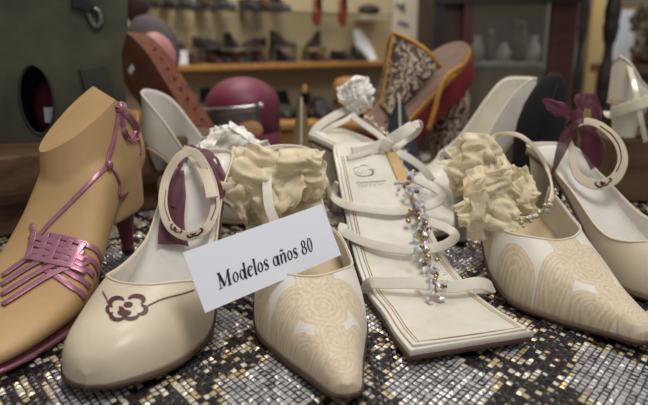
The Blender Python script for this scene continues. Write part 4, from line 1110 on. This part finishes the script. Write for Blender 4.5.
up_row = [(0, 210, wa + 1.4, 'oxblood loafer on the small riser, left of the three'), (1, 233, wa - .1, 'black pump on the small riser, middle of the three'), (0, 256, wa - 1.4, 'oxblood loafer on the small riser, right of the three'), (3, 284, wa + 1.0, 'oxblood boot topping the tall stack on the shelf'), (3, 315, wa - 1.1, 'small oxblood boot above the single loafer')]
for i, (k, px, rz, lab) in enumerate(up_row):
    x = spx(px); w = on_wall(x, DEP / 2 - .01)
    place(k, V(w.x, w.y, .1805) + Matrix.Rotation(rz, 3, 'Z') @ V(0, -.058, 0), rz, lab, GS, .50 if k != 3 else .46)
x0, x1 = spx(203), spx(258)
for i, (xa, xb, lb) in enumerate(((203, 260, 'long clear riser holding three shoes above the shelf'), (274, 295, 'small clear riser under the topmost boot'), (307, 324, 'small clear riser above the single loafer'))):
    a, b = on_wall(spx(xa), DEP / 2 - .01), on_wall(spx(xb), DEP / 2 - .01); c_ = (a + b) / 2
    e = thing('shelf_riser', (c_.x, c_.y, .120), lb, 'riser')
    MB().box((c_.x, c_.y, .177), ((b - a).length, .07, .006), rw).build('riser_top', mat('clear_acrylic', (215, 210, 195), None, .15, trans=.9, bump=0), e, smooth=False)
    for q in (a, b): MB().box((q.x, q.y, .147), (.004, .05, .054), rw).build('riser_leg', MATS['clear_acrylic'], e, smooth=False)
w = on_wall(spx(177), .11); bx = thing('white_box', (w.x, w.y, .1205), 'small white box on the left end of the wall shelf', 'box')
bev(MB().box((w.x, w.y, .142), (.045, .05, .042), rw).build('box_body', CARD, bx, smooth=False), .002)
MB().box((w.x, w.y, .1655), (.048, .053, .008), rw).build('box_lid', CARD, bx, smooth=False)
w = on_wall(spx(371), .05); wc = thing('white_display_board', (w.x, w.y, .1205), 'tall white tapered board leaning at the right end of the shelf', 'display board')
o = fromdata('board_sheet', [V(w.x - .03, w.y - .04, .121), V(w.x + .05, w.y + .01, .121), V(w.x + .03, w.y + .02, .17), V(w.x - .028, w.y + .03, .255), V(w.x - .06, w.y + .02, .25)], [(0, 1, 2, 3, 4)], CARD, wc, smooth=False); solid(o, .004)
# top shelf of glass with shoes seen from below
gs = wshelf(-.95, .30, .314, .16, 'clear glass shelf high on the wall carrying a row of shoes', m=mat('glass_shelf', (220, 226, 220), None, .05, trans=.95, bump=0, ior=1.08), th=.006)
for i, (k, px, lab) in enumerate([(1, 158, 'leftmost black pump on the glass shelf'), (1, 172, 'second black pump on the glass shelf'), (4, 190, 'grey metallic pump on the glass shelf, left one'), (0, 207, 'oxblood loafer on the glass shelf between grey pumps'), (4, 226, 'grey metallic pump in the middle of the glass shelf'), (2, 249, 'navy loafer on the glass shelf'), (0, 264, 'oxblood loafer at the centre of the glass shelf'), (4, 279, 'last grey metallic pump before the orange shoes'), (5, 318, 'orange loafer hanging toe down, left one'), (5, 343, 'orange loafer hanging toe down, right one')]):
    x = spx(px); w = on_wall(x, .08)
    if k == 5: place(k, V(w.x, w.y + .02, .262), wa, lab, 'orange shoes hanging on the wall', .5, rx=R(80))
    else: place(k, V(w.x, w.y, .3145) + Matrix.Rotation(wa, 3, 'Z') @ V(0, -.085, 0), wa + .05 * (-1) ** i, lab, 'shoes on the glass shelf', .66)
w = on_wall(spx(375), .05); sb = thing('wall_bracket', (w.x, w.y, .30), 'cream wall bracket above the white board holding a dark shoe', 'bracket')
bev(MB().box((w.x, w.y, .300), (.13, .10, .02), rw).build('bracket_board', mat('cream_paint', (214, 204, 176), None, .6), sb, smooth=False), .003)
MB().sphere((w.x - .01, w.y - .01, .335), (.05, .03, .024), 10).build('dark_bundle', DBROWN, sb)

# low counter with black shoes
ct = thing('low_counter', (-.15, 1.95, FZ), 'honey brown wooden counter below the wall shelf carrying black shoes', 'counter')
CX0, CX1, CY, CZ = -.62, .215, 1.78, -.012
bev(MB().box(((CX0 + CX1) / 2, CY, (FZ + CZ - .02) / 2), (CX1 - CX0 - .03, .28, CZ - .02 - FZ)).build('counter_body', mat('orange_brown_wood', (176, 122, 64), (150, 98, 48), .5, scale=6, stretch=(1, 1, 8)), ct, smooth=False), .004)
bev(MB().box(((CX0 + CX1) / 2, CY, CZ - .01), (CX1 - CX0, .31, .02)).build('counter_top', SHW, ct, smooth=False), .004)
for i, (k, px, rz, lab, sc_2) in enumerate([(1, 208, .2, 'single black pump on the counter left of the plum dome', .75), (1, 285, .2, 'black pump on the counter, first right of the plum dome', .68), (1, 304, -.1, 'black pump on the counter above the olive slipper', .62), (2, 321, .15, 'navy loafer on the counter, middle of the row', .68), (1, 339, -.2, 'black pump on the counter beside the white rosette', .68), (3, 366, .1, 'oxblood boot on the counter right of the rosette', .62)]):
    X = (px - 324) / 600 * (CY * math.cos(PITCH) + .05); place(k, V(X, CY - .02, CZ + .0005) + Matrix.Rotation(rz, 3, 'Z') @ V(0, -.075, 0), rz, lab, 'shoes on the counter', sc_2)
bt = thing('wooden_bottle', P(307, 108, Y=1.85), 'thin tan wooden peg standing behind the counter shoes', 'peg')
MB().lathe([(.008, 0), (.009, .05), (.006, .07), (.004, .085)], V(P(305, 108, Y=1.86).x, 1.86, CZ), 12).build('peg_body', SHW, bt)
bw = thing('wicker_bowl', P(348, 95, Y=1.7), 'small tan woven bowl showing above the white rosette', 'bowl')
zc_ = P(348, 78, Y=1.72)
MB().lathe([(.02, CZ), (.036, zc_.z - .045), (.042, zc_.z - .02), (.034, zc_.z - .004), (.014, zc_.z + .002)], V(zc_.x, 1.72, 0), 24).build('bowl_body', mat('wicker', (190, 142, 78), (150, 104, 52), .7, scale=90, bump=.8), bw)

# white poster panel between wall and cabinet
w0, w1 = P(393, 40, Y=2.45), P(431, 40, Y=2.5)
po = thing('poster_panel', (w0.x, 2.47, FZ), 'pale grey-white standing panel with faint drawings left of the cabinet', 'poster')
MB().box(((w0.x + w1.x) / 2, 2.48, (FZ + .6) / 2), (w1.x - w0.x, .03, .6 - FZ)).build('panel_board', mat('pale_panel', (206, 200, 182), (190, 184, 166), .6, scale=4), po, smooth=False)
for (a, b) in (((396, 4), (404, 12)), ((398, 22), (408, 26)), ((400, 8), (403, 3))):
    strap([P(*a, Y=2.46), P((a[0] + b[0]) / 2 + 2, (a[1] + b[1]) / 2, Y=2.46), P(*b, Y=2.46)], .012, .002, V(0, -1, 0), 4).build('drawing', mat('grey_ink', (96, 94, 88), None, .7), po)

# dark display cabinet
YC = 1.95
def cx_(px): return (px - 324) / 600 * (YC * math.cos(PITCH) + .02)
cb = thing('display_cabinet', (cx_(500), YC + .15, FZ), 'dark wooden glass-fronted cabinet behind the red slipper', 'cabinet')
def post(a, b, name='post', m=WOODD, y0=YC, d_=.04): MB().box(((cx_(a) + cx_(b)) / 2, y0 + d_ / 2, (FZ + .7) / 2), (cx_(b) - cx_(a), d_, .7 - FZ)).build(name, m, cb, smooth=False)
DK = mat('black_brown_wood', (38, 28, 24), (26, 18, 16), .45, scale=8, stretch=(1, 1, 10)); RDW = mat('reddish_dark_wood', (84, 42, 30), (58, 28, 20), .4, scale=8, stretch=(1, 1, 10))
post(432, 442, m=DK); post(461, 470, m=RDW); post(549, 573, m=RDW)
MB().box(((cx_(430) + cx_(575)) / 2, YC + .02, .38), (cx_(575) - cx_(430), .06, .13)).build('top_rail', DK, cb, smooth=False)
MB().box(((cx_(430) + cx_(575)) / 2, YC + .30, (FZ + .7) / 2), (cx_(575) - cx_(430), .02, .7 - FZ)).build('back_panel', mat('cabinet_back', (84, 70, 56), (62, 50, 40), .7, scale=5), cb, smooth=False)
MB().box(((cx_(470) + cx_(549)) / 2, YC + .17, .128), (cx_(549) - cx_(470), .24, .012)).build('inner_shelf', mat('pale_shelf', (150, 142, 128), None, .5), cb, smooth=False)
MB().box(((cx_(470) + cx_(549)) / 2, YC + .035, (FZ + .115) / 2), (cx_(549) - cx_(470), .01, .115 - FZ)).build('lower_panel', mat('olive_panel', (112, 104, 84), (92, 84, 66), .6, scale=4, stretch=(6, 1, 1)), cb, smooth=False)
MB().box(((cx_(442) + cx_(461)) / 2, YC + .035, 0), (cx_(461) - cx_(442), .01, 1.3)).build('side_panel', mat('brown_panel', (78, 56, 42), (60, 42, 32), .5, scale=5), cb, smooth=False)
MB().box(((cx_(470) + cx_(549)) / 2, YC + .012, .22), (cx_(549) - cx_(470), .003, .22)).build('glass_pane', mat('cabinet_glass', (235, 240, 238), None, .03, trans=.97, bump=0, ior=1.08), cb, smooth=False)
vases = [(480, .060, .020, (160, 150, 136), 'pale vase at the left of the cabinet shelf'), (493, .075, .016, (120, 96, 80), 'brown slim vase on the cabinet shelf'), (507, .045, .022, (188, 184, 176), 'low white bowl on the cabinet shelf'), (522, .095, .026, (112, 96, 64), 'large brown jug on the cabinet shelf'), (537, .060, .020, (196, 194, 190), 'white cup at the right of the cabinet shelf')]
for px, h_, r_, colr, lab in vases:
    h_ *= 1.35; r_ *= 1.25
    c_ = V(cx_(px) * 1.05, YC + .15, .1345); e = thing('vase', c_, lab, 'vase', 'vessels in the cabinet')
    m_ = mat('glaze_%d' % px, colr, tuple(int(v * .8) for v in colr), .25, coat=.4)
    MB().lathe([(r_ * .6, 0), (r_, h_ * .35), (r_ * .9, h_ * .6), (r_ * .45, h_ * .85), (r_ * .55, h_)], c_, 20).build('vase_body', m_, e)
    MB().lathe([(r_ * .55, h_), (r_ * .62, h_ + .003), (r_ * .5, h_ + .004)], c_, 20).build('vase_rim', SILV, e)

# right side: turned stand, cream upright, bright poster, plant
YT = 1.75
def cxt(px): return (px - 324) / 600 * (YT * math.cos(PITCH) + .02)
tn = thing('turned_stand', (cxt(593), YT, FZ), 'dark turned wooden stand with two slim spindles right of the cabinet', 'stand')
for px, rad in ((578, .013), (606, .022)):
    prof = []
    z = FZ
    while z < .62:
        prof.append((rad * (.55 + .45 * abs(math.sin(z * 17)) ** 3 + (.25 if (int((z + 2) * 20) % 4 == 0) else 0)), z)); z += .012
    MB().lathe(prof, V(cxt(px), YT, 0), 16).build('spindle', DK, tn)
MB().box((cxt(592), YT, .33 + .10), (cxt(624) - cxt(566), .06, .20)).build('top_board', DK, tn, smooth=False)
o = wallbox('trim_1', V((586 - 324) / 600 * 2.65, 2.7, 0), V((603 - 324) / 600 * 2.65, 2.7, 0), .08, m=mat('cream_upright', (214, 186, 132), (200, 172, 116), .6, scale=2))
o = wallbox('trim_2', V((583 - 324) / 600 * 2.65 - .05, 2.72, 0), V((584 - 324) / 600 * 2.65, 2.72, 0), .06, m=mat('grey_upright', (124, 112, 104), None, .7))
wp = thing('bright_poster', (P(625, 35, Y=2.3).x, 2.3, .1), 'bright bluish white poster at the far right behind the turned post', 'poster')
a, b = P(612, 62, Y=2.3), P(637, 10, Y=2.3)
MB().box(((a.x + b.x) / 2, 2.3, (a.z + b.z) / 2), (b.x - a.x, .01, b.z - a.z)).build('poster_sheet', mat('bluish_white_paper', (232, 240, 246), None, .6), wp, smooth=False)
MB().box(((a.x + b.x) / 2, 2.306, (a.z + b.z) / 2), (b.x - a.x + .012, .01, b.z - a.z + .012)).build('poster_backing', SHW, wp, smooth=False)
MB().box(((a.x + b.x) / 2, 2.33, (a.z + FZ) / 2), (.03, .03, a.z - FZ)).build('poster_post', WOODD, wp, smooth=False)
sh = thing('side_bench', (P(630, 70, Y=2.2).x, 2.2, FZ), 'brown bench below the bright poster at the far right', 'bench')
q0 = P(612, 63, Y=2.15); MB().box((q0.x + .11, 2.2, q0.z - .02), (.26, .16, .03)).build('bench_top', mat('mid_brown_wood', (120, 92, 62), (96, 72, 46), .6, scale=6), sh, smooth=False)
MB().box((q0.x + .11, 2.2, (q0.z - .035 + FZ) / 2), (.22, .12, q0.z - .035 - FZ)).build('bench_body', WOODD, sh, smooth=False)
wl_ = P(616, 82, Y=1.9); bn = thing('white_shoe', (wl_.x, 1.9, wl_.z - .03), 'small white shoe in the gap left of the patent sandal', 'shoe')
MB().sphere(wl_, (.022, .04, .014), 10, Matrix.Rotation(R(-25), 3, 'Y')).build('shoe_upper', CARD, bn)
MB().box((wl_.x, 1.9, (wl_.z - .016 + FZ) / 2), (.03, .05, wl_.z - .012 - FZ)).build('shoe_stand', WOODD, bn, smooth=False)
pp = thing('leafy_plant', P(645, 60, Y=2.15), 'dark olive leafy plant at the top right corner', 'plant')
rn = random.Random(11); mb = MB()
for k in range(70):
    c_ = P(rn.uniform(634, 662), rn.uniform(10, 62), Y=2.12 + rn.uniform(-.06, .06)); a = rn.uniform(0, PI); d_ = V(math.cos(a), rn.uniform(-.4, .4), math.sin(a)); s_ = d_.cross(V(0, 1, 0)).normalized()
    mb.grid([[c_ + d_ * (.03 * u) + s_ * (.008 * math.sin(PI * u) * x) + V(0, .003 * x * x, 0) for x in (-1, 0, 1)] for u in (0, .25, .5, .75, 1)])
mb.build('foliage', mat('olive_leaf', (92, 92, 56), (64, 60, 38), .6, scale=20), pp)
MB().tube(Q((652, 10, 2.12), (650, 40, 2.12), (648, 70, 2.16)), .006, 6).build('stem', WOODD, pp)
MB().lathe([(.04, q0.z - .004), (.055, q0.z + .04)], V(P(650, 60, Y=2.17).x, 2.2, 0), 16).build('pot', BRL, pp)

# ================================================================== LIGHT
def area(name, loc, tgt, size, power, col=(1, 1, 1)):
    l = bpy.data.lights.new(name, 'AREA'); l.shape = 'DISK'; l.size = size; l.energy = power; l.color = col
    o = bpy.data.objects.new(name, l); COL.objects.link(o); o.location = loc
    o.rotation_euler = (Vector(tgt) - Vector(loc)).to_track_quat('-Z', 'Y').to_euler(); return o
area('overhead_light', (.35, .15, 1.35), (.0, .45, 0), .55, 11, (1, .97, .93))
area('overhead_light', (-.3, 1.1, 1.5), (-.05, .9, 0), .5, 5, (1, .96, .90))
area('overhead_light', (-.2, 1.6, 1.5), (-.2, 2.6, .1), .5, 14, (1, .92, .80))  # area light added to brighten the back wall and its shelves
area('overhead_light', (.9, 2.2, 1.4), (.9, 2.9, .1), .5, 7, (1, .95, .88))  # area light added for the far right background
w_ = bpy.data.worlds.new('world'); SC.world = w_; w_.use_nodes = True
w_.node_tree.nodes['Background'].inputs[0].default_value = (.96, .98, 1.0, 1); w_.node_tree.nodes['Background'].inputs[1].default_value = .35
vs2 = SC.view_settings; vs2.view_transform = 'Standard'; vs2.look = 'None'; vs2.gamma = 1; vs2.use_curve_mapping = False; vs2.exposure = -.06
